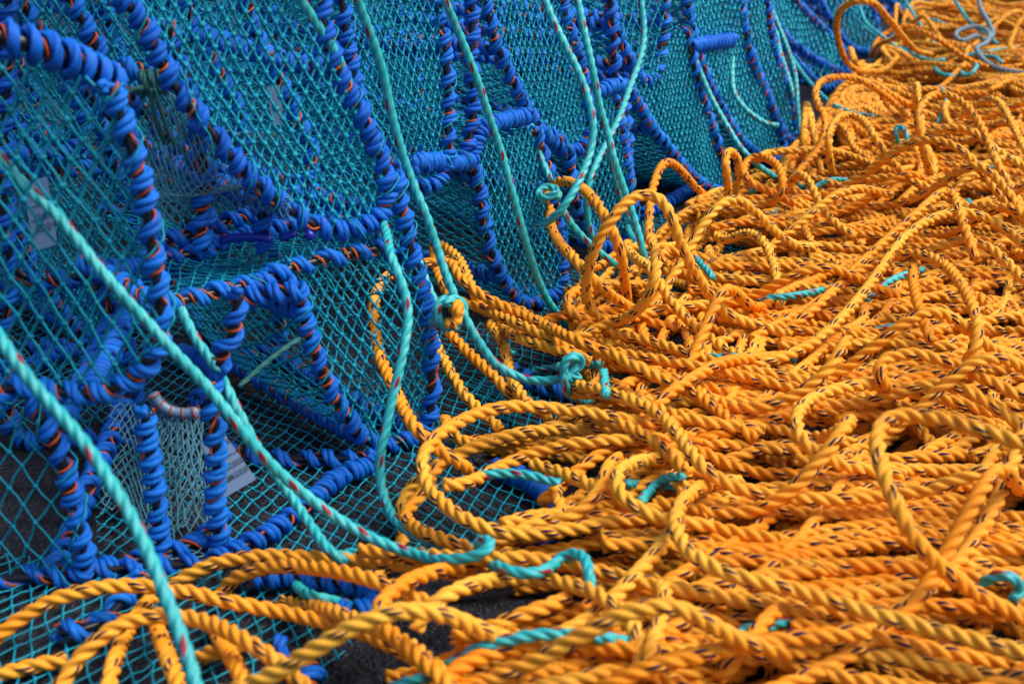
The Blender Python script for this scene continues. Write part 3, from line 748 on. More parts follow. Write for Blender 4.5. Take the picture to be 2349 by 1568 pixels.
def fill(nfam, per, Lr, heads, top=.045, arch=0., y0=-40, y1=1640, into=None):
    made = 0; tries = 0
    lo, hi = BP.min(0), BP.max(0)
    while made < nfam and tries < 3000:
        tries += 1
        # start points are drawn from the picture so that near ground gets its share
        px, py = rng.uniform(0, 2450), rng.uniform(y0, y1)
        p = gnd(px, py, .02)[:2]
        if not look(MI, p[0], p[1]) or hf(p[:1], p[1:])[0] > top: continue
        th = math.radians(rng.normal(*heads[rng.integers(len(heads))]))
        XY = wander(p, th, rng.uniform(*Lr))
        if lookv(MH, XY[:, 0], XY[:, 1]).mean() > 0 or (~lookv(MI, XY[:, 0], XY[:, 1])).mean() > .02: continue
        if hf(XY[:, 0], XY[:, 1]).mean() > top or hf(p[:1], p[1:])[0] > top: continue
        nb = rng.integers(1, per+1)
        for b in range(nb):
            T = np.gradient(XY, axis=0); T /= np.linalg.norm(T, axis=1)[:, None]; Nn = np.c_[-T[:, 1], T[:, 0]]
            tt = np.linspace(0, 1, len(XY))
            off = (b*.0135+.006*np.sin(tt*rng.uniform(3, 9)+rng.uniform(0, 6))*b)
            Q = XY + Nn*np.asarray(off)[:, None]
            cut = rng.integers(0, max(1, len(Q)//8)); Q = Q[cut:len(Q)-rng.integers(0, max(1, len(Q)//8))-1]
            if lookv(MH, Q[:, 0], Q[:, 1]).mean() > .005: continue
            l = None
            if arch and rng.random() < arch:
                l = np.zeros(len(Q))
                for _ in range(rng.integers(1, 3)):
                    c = rng.uniform(.1, .9)*len(Q); w = rng.uniform(.05, .10)/.004; l += rng.uniform(.015, .062)*np.exp(-((np.arange(len(Q))-c)/w)**2)
            te = rng.random() < .07 and into is None
            if te: lay(Q[:int(len(Q)*rng.uniform(.1, .4))+20], None, 'teal rope with red flecks half buried in the orange pile', 'teal ropes buried in the pile', RT, PT, M_TE)
            else: lay(Q, l, into=into)
        made += 1
    print('fill', made, tries)
H1 = [(-8, 12), (172, 12), (14, 14), (194, 14), (-16, 10)]
H2 = [(-15, 18), (165, 18), (30, 16), (-28, 14), (45, 22)]
MASS = MB()      # the lowest layer and the far end of the pile, where single ropes can hardly be told apart
fill(30, 4, (.9, 1.9), H1, .022, into=MASS)
fill(14, 2, (.6, 1.4), H2, .028, into=MASS)
fill(20, 3, (.5, 1.1), H1, .030, y0=850, into=MASS)

# ---- traced ropes: (px, py, lift in cm above the pile)
def traced(pts, lab, group=None, R=RO, pitch=PO, mat=None, k=5.0, hand=1, soft=3):
    A = np.array(pts, float); D = crspline(A, 14)
    Q, _ = resample(D*np.array([1, 1, 0])+np.c_[np.zeros((len(D), 2)), D[:, 2]*8], 6.0)
    px, py, lf = Q[:, 0], Q[:, 1], Q[:, 2]/8*.01
    h = np.full(len(px), .03)
    for it in range(5):
        d = ray(px, py); lam = (h-CAM_H)/d[:, 2]; P = CAMP+lam[:, None]*d
        s = np.r_[0, np.cumsum(np.linalg.norm(np.diff(P, axis=0), axis=1))]
        H = cap(hf(P[:, 0], P[:, 1])) - (RO-R)*1.6
        ds = s[-1]/(len(s)-1); n = len(s)
        # uniform copy for the envelope
        su = np.arange(0, s[-1], .004); Hu = np.interp(su, s, H)
        zu = gsmooth(envelope(su, Hu, k), 5) if len(su) > 20 else Hu
        hn = np.interp(s, su, zu) + np.maximum(lf, 0)
        h = .5*h+.5*hn if it < 4 else hn
        h = gsmooth(h, 4)
    d = ray(px, py); lam = (h-CAM_H)/d[:, 2]; P = CAMP+lam[:, None]*d
    P, s = resample(P, .004); P = gsmooth(P, soft)
    lo = np.interp(np.linspace(0, 1, len(P)), np.linspace(0, 1, len(lf)), lf) < .012
    if lo.any(): stamp(P[lo], R)
    return rope_obj(P, R, pitch, mat or M_OR, lab, group=group, hand=hand)
TR = [
 ([(1500,1015,0),(1400,990,0),(1290,985,0),(1190,992,1),(1130,1010,1),(1060,1035,1),(1000,1072,1),(955,1100,.5),(928,1135,0),(918,1180,0),(925,1240,0),(900,1290,0),(860,1330,0)], 'orange rope curving off the lower front of the middle bundle to a tight left bend'),
 ([(1010,1060,0),(990,1085,0),(975,1120,0),(960,1150,0),(930,1165,0),(925,1190,.4),(960,1215,1),(1010,1235,1),(1060,1250,1),(1100,1270,.5)], 'short hooked orange rope at the left bend above the teal knot'),
 ([(1700,985,0),(1600,962,1),(1500,972,1),(1400,955,1.5),(1300,940,2),(1180,930,3),(1100,945,3),(1040,975,3),(990,1010,3),(967,1050,3),(970,1095,2.5),(1000,1140,2),(1050,1180,1.5),(1110,1212,1),(1200,1228,.6),(1330,1210,.6),(1450,1190,.6),(1560,1195,.5),(1680,1220,.5),(1800,1240,.5)], 'orange rope forming the large open loop around the visible patch of teal net'),
 ([(1800,1030,0),(1650,1020,0),(1550,1005,0),(1450,1010,.5),(1350,1012,1),(1250,1030,1),(1170,1060,1),(1110,1090,1),(1060,1115,1),(1010,1110,1)], 'orange rope of the double strand that caps the open loop'),
 ([(1215,1060,0),(1260,1075,0),(1320,1095,1),(1370,1120,1),(1420,1150,1),(1480,1165,0)], 'short orange rope dipping across the right side of the open loop'),
 ([(1270,1110,0),(1280,1140,0),(1290,1170,0),(1300,1190,0)], 'orange rope end standing at the right edge of the net patch'),
 ([(1420,1050,0),(1395,1070,1.5),(1388,1100,1.5),(1370,1140,1),(1330,1175,.5),(1260,1205,0)], 'orange rope bending up sharply right of the net patch'),
 ([(1600,1050,0),(1500,1052,1),(1450,1062,2),(1415,1085,2.5),(1410,1115,2.5),(1430,1145,2),(1480,1180,1.5),(1560,1200,1),(1640,1205,.5)], 'orange rope making a round left turn near the crossed teal pieces'),
 ([(1560,755,0),(1480,735,0),(1400,700,0),(1300,790,0)], 'orange rope running under the standing loop'),
 ([(1035,598,9),(980,603,9),(920,615,9),(880,642,9),(858,690,9),(858,750,8.5),(872,820,8),(895,870,7),(920,925,5.5),(950,980,4),(985,1015,3),(1040,1055,2),(1080,1080,.5)], 'pale orange rope looping high over the net at the left edge of the pile'),
 ([(1035,598,9),(1060,645,8),(1110,680,7),(1180,715,6),(1250,745,5),(1320,780,4),(1380,805,3),(1450,835,1),(1550,870,.5),(1680,900,.3)], 'orange rope of the long diagonal bundle that starts at the high loop'),
 ([(1010,560,8),(1050,590,8),(1075,640,7.5),(1095,690,6.5),(1120,720,4)], 'orange rope peeking over behind the teal rope at the top of the bundle'),
 ([(995,560,7),(998,600,7),(1010,640,6.5),(1030,680,6),(1045,720,4)], 'orange rope hanging straight down behind the nearest long teal rope'),
 ([(980,705,5),(1000,690,6),(1050,688,6),(1100,705,5.5),(1170,735,5),(1240,765,4),(1300,795,3),(1345,830,2)], 'orange rope bending round the blue green knot and into the bundle'),
 ([(1120,695,5),(1200,712,4.5),(1250,750,4),(1300,785,3),(1335,820,2)], 'orange rope inside the diagonal bundle beside the knot'),
 ([(985,755,4),(1005,800,3.5),(1035,855,3),(1065,905,2),(1100,940,1),(1150,985,0)], 'orange rope dropping from the knot down to the open loop'),
 ([(1030,760,4),(1065,800,3.5),(1110,840,3),(1150,880,2.5),(1185,915,2),(1220,940,1)], 'orange rope dropping from the knot just right of its twin'),
 ([(1120,740,3),(1150,780,3),(1165,830,3),(1180,880,2.5),(1215,930,2),(1260,960,0)], 'orange rope passing behind the hanging teal rope and knot'),
 ([(1140,735,2),(1180,770,2),(1240,790,1.5),(1300,810,1),(1360,830,.5)], 'orange rope slipping beneath the diagonal bundle'),
 ([(1300,880,1),(1330,885,2),(1380,895,2),(1440,915,2),(1490,935,2),(1530,965,2.5),(1560,1000,3),(1590,1045,3),(1625,1085,2.5),(1670,1115,2),(1730,1130,1.5),(1820,1142,1.5),(1920,1146,1.5),(2020,1138,1.5),(2120,1125,2),(2200,1100,3),(2260,1075,4),(2290,1068,4),(2300,1090,3)], 'long orange rope that leaves the teal hitch and sweeps right into an upturned end'),
 ([(1700,1105,0),(1640,1105,1),(1585,1130,2),(1553,1170,2.5),(1550,1215,3),(1575,1262,3),(1630,1300,3),(1710,1328,3),(1800,1345,2.5),(1880,1368,2),(1960,1395,2),(2050,1420,2),(2150,1445,2),(2260,1475,2),(2400,1510,2)], 'long pale topped orange rope sweeping to the lower right corner'),
 ([(2400,1030,10),(2320,1010,10),(2250,985,10),(2180,965,10),(2110,952,10),(2060,948,10),(2022,962,10),(2010,1005,9.5),(2018,1060,9),(2040,1120,8),(2065,1180,7),(2095,1235,5.5),(2140,1285,4),(2200,1335,2.5),(2280,1385,1.5),(2380,1430,1)], 'tall blurred orange loop rearing toward the viewer at the lower right'),
 ([(1945,775,6),(1930,800,6),(1912,835,5),(1880,870,4),(1840,900,3),(1790,925,2),(1730,940,1.5),(1670,935,1),(1625,912,1),(1590,890,.5)], 'orange rope with its free end pointing up at right of centre'),
 ([(2060,900,1),(2022,880,3),(2008,850,4),(2020,822,4.5),(2070,808,5),(2130,815,5),(2200,840,4.5),(2260,868,4),(2320,900,3.5),(2400,930,3)], 'orange rope arching over toward the right edge below the tall hoop'),
 ([(2400,985,0),(2300,955,.5),(2200,925,1),(2120,900,1.5),(2030,882,2),(1950,885,3),(1880,905,3),(1838,935,3.5),(1825,975,3.5),(1845,1020,3),(1900,1055,2),(1980,1078,1),(2080,1090,.5)], 'orange rope making the wide round turn in the middle of the right side'),
 ([(1720,780,0),(1790,740,.5),(1860,705,1),(1920,660,2),(1980,615,3),(2040,588,4),(2100,580,5),(2160,602,5.5),(2205,650,5.5),(2235,710,5),(2248,760,4.5),(2235,805,3.5),(2210,840,2)], 'orange hoop standing at the right with its back rounded toward the edge'),
 ([(1800,760,0),(1860,715,1),(1920,660,2),(1980,600,3),(2040,545,4),(2090,500,5),(2135,462,6),(2170,435,6),(2190,445,6),(2200,480,5.5),(2220,540,4),(2240,600,2)], 'orange rope rising in a sharp bent peak at the right'),
 ([(1660,850,0),(1760,830,.5),(1860,790,1),(1930,730,2),(1990,660,3),(2040,590,4),(2080,540,4.5),(2140,500,5),(2220,485,5),(2290,515,4),(2349,560,3),(2400,600,3)], 'orange rope running beside the sharp peak and over to the right edge'),
 ([(2100,590,4),(2095,640,4),(2105,690,3.5),(2120,740,2.5),(2140,790,1)], 'orange rope hanging straight down inside the right hoop'),
 ([(2135,400,.5),(2115,340,5),(2106,290,8),(2110,245,10),(2135,220,11),(2165,213,11),(2200,228,10.5),(2230,255,9.5),(2255,295,8),(2275,345,6.5),(2300,400,4.5),(2325,440,2.5),(2355,490,1),(2400,540,1)], 'tall slim orange arch standing at the upper right'),
 ([(2400,420,1),(2350,340,4),(2310,260,6),(2280,225,6.5),(2240,240,5),(2200,270,2)], 'orange rope arching at the right edge behind the slim arch'),
 ([(1910,400,1),(1900,345,5),(1905,300,7),(1925,270,8),(1955,262,8),(1985,280,7.5),(2010,320,6),(2040,365,3),(2075,400,1)], 'orange arch in the upper middle of the pile with a long falling right leg'),
 ([(1850,240,7),(1845,290,5),(1842,330,4),(1838,370,1)], 'orange rope hanging from its looped tip beside the far net panel, left leg'),
 ([(1850,240,7),(1860,270,6),(1868,320,4),(1875,360,2),(1885,400,.5)], 'orange rope hanging from its looped tip beside the far net panel, right leg'),
 ([(1820,420,1),(1842,380,2),(1880,340,3),(1895,300,4),(1890,260,5.5),(1870,225,7),(1880,190,7.5),(1920,176,7.5),(1970,182,7),(2010,205,5),(2050,235,2),(2090,270,1)], 'orange rope with a double bend climbing past the far net panels'),
 ([(2060,130,1),(2030,160,1),(1990,165,1.5),(1960,160,2),(1935,130,6),(1920,80,12),(1922,35,16),(1945,8,18),(1975,0,19),(2005,8,18),(2030,35,15),(2055,65,11),(2080,95,6),(2105,118,1),(2140,125,.5)], 'largest orange hoop standing up at the far end beside the creels'),
 ([(1960,140,6),(1950,110,6),(1955,130,4),(1970,160,1)], 'short bent orange rope end inside the largest far hoop'),
 ([(1670,468,1),(1668,420,5),(1664,375,8),(1668,350,9),(1684,345,9),(1694,365,8),(1692,410,5),(1682,455,2),(1672,490,.5)], 'tight orange loop standing at the foot of the leaf shaped net panel'),
 ([(1830,470,.5),(1770,440,2),(1720,420,3),(1705,390,4),(1720,362,5),(1750,358,5.5),(1785,380,5),(1798,420,4),(1795,450,2.5),(1760,468,1),(1690,480,.5),(1600,490,0)], 'orange curl with a closed eye beside the tight standing loop'),
 ([(1735,370,3),(1760,350,3),(1830,345,3),(1900,345,2),(1960,360,1),(2030,390,.5)], 'orange rope running right from the curl'),
 ([(1290,790,.5),(1400,740,1),(1450,722,3),(1480,690,5),(1500,650,7),(1508,600,8.5),(1500,560,9),(1490,545,9)], 'paler end of orange rope rising inside the standing round loop'),
 ([(1820,770,.3),(1740,745,.5),(1690,735,1),(1650,705,2.5),(1610,650,5),(1575,590,8),(1550,530,11),(1535,480,13),(1515,450,14),(1490,440,14),(1455,448,14),(1420,478,13),(1385,530,11),(1358,580,9),(1344,640,6),(1345,690,3),(1365,725,1),(1395,738,.5),(1430,735,.5),(1500,715,.5),(1600,700,.5),(1720,690,0)], 'bold round orange loop standing upright in front of the middle creels'),
 ([(1440,700,1),(1432,640,4),(1425,580,7),(1405,530,9),(1380,480,11),(1345,440,12),(1310,418,12.5),(1275,415,12.5),(1255,435,12),(1252,465,11)], 'orange rope arching behind the round standing loop from the hanging teal hitch'),
 ([(1262,475,10),(1265,520,9),(1285,560,8),(1320,595,7),(1345,625,6),(1380,660,4),(1420,690,2),(1460,715,.5)], 'orange rope twisting down from the hanging teal hitch to the pile'),
 ([(1300,668,0),(1330,662,1),(1370,650,1),(1430,655,1),(1500,650,.5)], 'thin looking orange rope low against the netting left of the loop'),
 ([(1350,735,0),(1305,720,1),(1298,690,2),(1315,668,2),(1360,660,1)], 'small orange bend peeking left of the round standing loop'),
 ([(-60,1500,0),(-10,1462,1.5),(40,1420,2),(110,1378,3),(200,1350,3.5),(300,1340,3.5),(400,1350,3),(480,1368,3),(560,1388,2.5),(650,1402,2),(740,1425,2),(820,1445,1.5),(900,1480,1),(980,1520,1),(1060,1560,.5)], 'nearest orange rope arching in from the left edge over the dark net'),
 ([(120,1600,0),(170,1520,1.5),(215,1470,3),(270,1430,4),(330,1410,4.5),(400,1410,4.5),(470,1422,4),(540,1455,3.5),(600,1490,2.5),(650,1525,1.5),(700,1570,1),(730,1620,0)], 'thick blurred orange rope arching across the bottom left under the teal rope'),
 ([(390,1345,0),(440,1310,1),(500,1288,1.5),(590,1274,2),(690,1276,2),(800,1284,1.5),(900,1292,1),(1000,1305,1),(1100,1330,.5)], 'orange rope forming the top edge of the heap below the paper tag'),
 ([(505,1365,0),(515,1335,1),(560,1312,2),(640,1296,2.5),(730,1302,2.5),(820,1318,2),(900,1345,1.5),(960,1370,1),(1010,1400,.5)], 'orange rope turning back under the top edge of the heap'),
 ([(240,1620,0),(255,1540,1),(280,1470,1),(320,1400,1.5),(350,1370,1)], 'orange rope standing nearly upright at the bottom left behind the arch'),
 ([(360,1440,1),(375,1480,1.5),(390,1520,1.5),(410,1570,1),(430,1620,1)], 'orange rope falling out of the bottom left of the picture beside the teal rope'),
 ([(490,1440,0),(520,1490,1.5),(545,1530,1.5),(570,1580,1)], 'orange rope falling to the bottom edge left of the blue winding'),
 ([(440,1520,0),(470,1495,1),(520,1490,1),(560,1475,0)], 'short orange rope hidden between the falling ropes'),
 ([(-60,1560,0),(0,1545,.3),(60,1530,.3),(120,1515,.3),(160,1510,.3)], 'shadowed orange rope under the net in the bottom left corner'),
 ([(640,1380,0),(760,1400,1),(860,1440,1),(940,1480,1),(1000,1530,1),(1050,1600,1)], 'orange rope slanting down through the lower left heap'),
 ([(1130,1290,0),(1060,1300,.5),(980,1315,1.5),(920,1340,2),(870,1385,2.5),(858,1410,2.5),(880,1440,2.5),(940,1490,2),(1000,1540,2),(1040,1590,1.5)], 'orange rope with an open bend left of the bare asphalt'),
 ([(950,1450,0),(960,1410,1),(1010,1370,1.5),(1080,1340,1.5),(1160,1325,1),(1260,1330,1),(1360,1355,1.5),(1420,1395,1.5),(1465,1450,1.5),(1475,1510,1),(1465,1560,.5)], 'orange rope bordering the bare asphalt from the left over the top to the right'),
 ([(1100,1450,0),(1150,1430,.3),(1210,1405,.3),(1270,1385,.3),(1310,1370,0)], 'thin orange rope crossing the bare asphalt'),
 ([(820,1260,0),(900,1268,0),(1090,1280,1.0),(1170,1275,1.6),(1250,1285,1.6),(1330,1300,1.4),(1420,1320,1.3),(1520,1345,1),(1640,1365,1),(1760,1390,1),(1900,1420,.6)], 'orange rope that the teal rope is hitched around in the lower middle'),
 ([(990,1600,0),(1030,1540,.5),(1110,1500,1),(1200,1480,1),(1320,1475,1),(1440,1490,1),(1540,1500,.5)], 'orange rope arcing just under the loose teal piece at the bottom'),
 ([(1480,1560,.5),(1490,1500,1.5),(1510,1440,1.5),(1530,1380,1.5),(1520,1340,1)], 'upright looking orange rope right of the bare asphalt'),
 ([(1350,1600,0),(1450,1540,1),(1560,1510,1.5),(1700,1480,1.5),(1850,1460,1.5),(2000,1450,1.5)], 'orange rope crossing the bottom edge right of the bare asphalt'),
 ([(1355,812,1.5),(1362,800,2),(1385,798,2),(1430,825,1.5),(1500,862,1.2),(1580,895,1),(1640,935,1),(1700,985,1),(1740,1010,.5)], 'orange rope with a blunt pale bend beside the middle teal hitch'),
 ([(1385,802,1),(1450,815,1),(1540,830,1),(1650,850,1),(1780,880,.8),(1900,905,.6),(2050,930,.4)], 'orange rope leaving the blunt pale bend toward the right'),
 ([(1400,762,.5),(1440,770,1),(1520,790,1),(1620,825,1),(1720,850,1),(1830,870,.8),(1960,900,.6)], 'orange rope slanting right just below the round standing loop'),
 ([(1300,900,.5),(1390,905,.8),(1480,925,1),(1560,955,1),(1650,975,.8),(1760,985,.6)], 'orange rope running under the long sweep near the melted teal end'),
 ([(1580,1085,1),(1500,1010,1),(1440,975,1),(1400,965,1),(1340,958,.6)], 'orange rope crossing behind the long sweep at mid picture'),
 ([(1640,1560,0),(1700,1500,1),(1740,1440,1.5),(1780,1400,1)], 'one of two short orange ropes leaning over dark gaps at the bottom'),
]
FLOW = []
for k in range(46):
    t = (k+.5)/46
    y0 = 240+t**1.15*1400 + rng.uniform(-14, 14)
    base = 0.0 if y0 < 480 else (.10 if y0 < 760 else (.16 if y0 < 1080 else .10))
    base += rng.normal(0, .07)
    if rng.random() < .26: base = -.30 if y0 < 1150 else -.12
    x0 = rng.uniform(0, 500)+max(np.interp(y0, [200, 480, 760, 860, 1000, 1260, 1400, 1640], [2000, 1560, 1340, 1380, 1360, 1340, 1480, 900]), 900)
    x1 = min(2460, x0+rng.uniform(650, 1500)); n = max(5, int((x1-x0)/120))
    xs = np.linspace(x0, x1, n); a1, a2, f1, f2 = rng.uniform(14, 44), rng.uniform(5, 16), rng.uniform(1.0, 2.4), rng.uniform(3, 6)
    p1, p2 = rng.uniform(0, 6, 2); u = (xs-x0)/900
    sc = np.interp(y0, [200, 1500], [.45, 1.0])
    ys = y0 + base*(xs-x0)*sc + sc*(a1*np.sin(u*f1*2+p1)+a2*np.sin(u*f2*2+p2))
    FLOW.append(np.c_[xs, ys, rng.uniform(0, .4)+.5*np.maximum(0, np.sin(u*5+p1))])
rng.shuffle(FLOW)
for i, q in enumerate(FLOW):
    traced(q, OLAB, OG)
    if i % 3 == 0: traced(q+[6, 22*np.interp(q[0, 1], [200, 1500], [.4, 1]), 0], OLAB, OG)
fill(16, 5, (.8, 1.8), H1, .045, y0=-60, y1=130, into=MASS)
fill(10, 4, (.8, 1.6), H1, .045, arch=.2, y0=0, y1=330)
fill(14, 2, (.5, 1.3), H1, .047, arch=.4)
fill(12, 1, (.4, 1.0), H2, .055, arch=.3, y0=900)
fill(34, 1, (.4, 1.0), H2, .06, arch=.95, y0=150, y1=1350)
tag(MASS.build('rope_pile', M_OR), 'mass of orange ropes underneath the separate ones and at the far end', 'rope pile', kind='stuff')
for pts, lab in TR: traced(pts, lab)

# ---- teal ropes: (px, py, distance along the view axis)
def hang(pts, lab, R=RT, mat=None, group=None, cat='rope', lob=(.36, .64), pitch=PT):
    P = np.array([at(x, y, l) for x, y, l in pts]); P, s = resample(crspline(P), .003); P = gsmooth(P, 3)
    return rope_obj(P, R, pitch, mat or M_TE, lab, cat, group, lob=lob)
def G(x, y, h=.03):
    d = ray(x, y); return (x, y, (h-CAM_H)/d[2])
hang([(-60,690,.78),(-10,760,.77),(50,850,.76),(120,930,.755),(190,1010,.75),(250,1100,.74),(310,1200,.73),(350,1290,.72),(390,1390,.71),(430,1500,.70),(462,1620,.69)], 'nearest blurred teal rope hanging from the left edge down over the orange ropes')
hang([(-60,290,.86),(-10,350,.87),(60,430,.88),(130,490,.88),(200,580,.88),(270,665,.88),(340,740,.89),(400,808,.89),(470,880,.90),(530,955,.90),(590,1030,.91),(650,1092,.92),(720,1150,.93),(800,1205,.93),(870,1242,.925),(950,1270,.92),(1020,1284,0.893),(1070,1280,0.888),(1112,1268,0.883),(1138,1252,0.883),(1122,1236,0.893),(1096,1240,0.908),(1090,1262,0.918),(1120,1290,0.908),(1150,1300,0.883),(1195,1318,0.873),(1245,1312,0.873),(1275,1290,0.893),(1290,1272,0.898),(1320,1264,0.890),(1345,1278,0.878),(1350,1310,0.863),(1354,1335,0.860),(1356,1366,0.863)], 'long teal rope with red flecks crossing the left half and hitched onto an orange rope')
hang([(410,700,1.0),(420,722,1.0),(450,780,1.0),(500,850,.99),(540,930,.98),(575,1000,.98),(620,1070,.99),(670,1140,.99),(720,1215,.97),(765,1275,.95),(800,1290,.955)], 'teal rope coming out of the lower creel and down to the heap')
hang([(670,-50,1.02),(690,0,1.03),(730,60,1.05),(770,120,1.06),(800,190,1.08),(820,245,1.1),(850,330,1.12),(890,430,1.15),(925,530,1.17),(955,590,1.18),(975,640,1.18),(1000,700,1.17)], 'faded teal rope hanging over the bright netted side')
hang([(805,-50,1.05),(820,0,1.06),(850,80,1.08),(880,170,1.1),(895,250,1.11),(925,360,1.13),(950,430,1.14),(975,485,1.14),(1000,560,1.15),(1030,650,1.15),(1060,715,1.15),(1090,770,1.15),(1130,830,1.16),(1180,862,1.165),(1240,875,1.16),(1290,868,1.155),(1318,850,1.15),(1332,825,1.155),(1318,808,1.165),(1298,820,1.165),(1295,850,1.145),(1292,880,1.145),(1310,905,1.16),(1350,925,1.19),(1390,925,1.21)], 'long teal rope with red flecks down the middle ending in a hitch on orange rope')
hang([(1000,-50,1.2),(1020,0,1.21),(1050,70,1.23),(1090,170,1.25),(1120,260,1.27),(1150,350,1.29),(1175,440,1.3),(1205,550,1.32),(1230,630,1.34),(1260,695,1.36),(1305,750,1.38)], 'teal rope falling straight across the narrow netted end')
hang([(872,480,1.14),(888,540,1.10),(897,590,1.06),(920,645,1.06),(938,710,1.06),(932,770,1.055),(918,840,1.05),(900,910,1.05),(885,980,1.05),(872,1040,1.05),(870,1090,1.055),(884,1150,1.05),(912,1200,1.02),(960,1230,1.0),(1020,1248,.975),(1090,1258,.96)], 'slack teal rope dropping from the corner of the shelf in an S bend')
hang([(1240,-50,1.3),(1250,0,1.3),(1270,50,1.3),(1300,110,1.3),(1330,170,1.3),(1352,235,1.3),(1362,290,1.3),(1356,345,1.3),(1336,400,1.29),(1310,450,1.28),(1280,490,1.28),(1245,516,1.3)], 'teal rope bowed right along the pointed netted end with a cut end')
hang([(1315,-50,1.36),(1325,0,1.36),(1340,70,1.36),(1360,160,1.36),(1375,240,1.37),(1395,310,1.38),(1410,370,1.38),(1430,430,1.39),(1455,500,1.4),(1470,555,1.4),(1482,610,1.41),(1480,590,1.42)], 'teal rope passing behind the top of the round orange loop')
hang([(1465,-50,1.55),(1470,0,1.55),(1478,70,1.55),(1470,130,1.54),(1445,200,1.52),(1420,270,1.5),(1385,340,1.48),(1357,400,1.46),(1345,450,1.46),(1350,520,1.48),(1368,570,1.5)], 'pale teal rope crossing in front of the others from upper right to lower left')
hang([(1530,-50,1.75),(1545,0,1.75),(1570,70,1.76),(1600,150,1.77),(1632,225,1.77),(1670,292,1.76),(1700,340,1.75),(1740,380,1.75),(1790,412,1.77),(1850,432,1.8)], 'teal rope slanting across the leaf shaped panel into the orange pile')
hang([(1570,-40,1.9),(1590,0,1.9),(1650,50,1.88),(1675,90,1.87),(1680,140,1.86),(1680,200,1.85),(1700,240,1.84),(1740,275,1.84),(1770,288,1.84),(1792,288,1.84)], 'thin teal rope with a kink and a free end over the long narrow panel')
hang([(1750,-40,2.0),(1760,0,2.0),(1790,70,2.0),(1812,125,1.98),(1825,175,1.96),(1830,250,1.94),(1835,300,1.93),(1845,345,1.92)], 'longest of the three teal ropes hanging together before the flat panel')
hang([(1752,68,2.05),(1775,100,2.04),(1795,140,2.02),(1812,190,2.0),(1825,232,1.98)], 'shortest of the three teal ropes hanging together before the flat panel')
hang([(1760,0,2.1),(1778,60,2.08),(1790,120,2.05),(1810,180,2.02),(1820,220,2.0)], 'middle one of the three teal ropes hanging together before the flat panel')
hang([(1815,130,2.2),(1850,180,2.15),(1900,232,2.1),(1950,258,2.08),(2010,268,2.06)], 'teal rope running low from the far creel into the pile')
hang([(1955,-40,2.7),(1968,0,2.7),(1985,50,2.65),(2020,80,2.6),(2070,118,2.6)], 'pale teal rope running down through the largest far hoop')
hang([(1930,0,2.8),(1960,40,2.75),(2000,75,2.7),(2050,105,2.65),(2085,122,2.62)], 'darker teal rope running down through the largest far hoop')
hang([(2060,-40,2.9),(2076,0,2.85),(2110,55,2.8),(2140,95,2.75),(2160,120,2.7)], 'straight teal rope leaning toward the far end of the pile')
hang([(2160,-40,2.9),(2190,0,2.85),(2220,45,2.75),(2255,75,2.68),(2290,102,2.6)], 'pale blue rope leaning across the far right of the pile')
hang([(1215,280,1.45),(1230,330,1.45),(1248,380,1.45),(1266,418,1.44)], 'short teal rope showing below the blue cross bar')
hang([(1285,470,1.42),(1300,500,1.42),(1340,548,1.43),(1400,598,1.45),(1450,640,1.47),(1490,665,1.48)], 'teal rope running down right behind the round orange loop')
hang([(1395,330,1.5),(1410,400,1.5),(1425,460,1.52),(1450,510,1.52),(1470,540,1.53)], 'teal rope in shade behind the crossing pale one')
hang([(2240,-20,2.75),(2250,20,2.72),(2270,55,2.65),(2278,80,2.6),(2260,95,2.58),(2240,80,2.57),(2210,95,2.55),(2190,85,2.55),(2200,70,2.57),(2240,60,2.58),(2270,75,2.56),(2262,100,2.52),(2240,110,2.5),(2260,140,2.4),(2300,160,2.35),(2400,175,2.3)], 'grey rope with a small double loop at the far right corner', R=.0048, mat=M_GY)
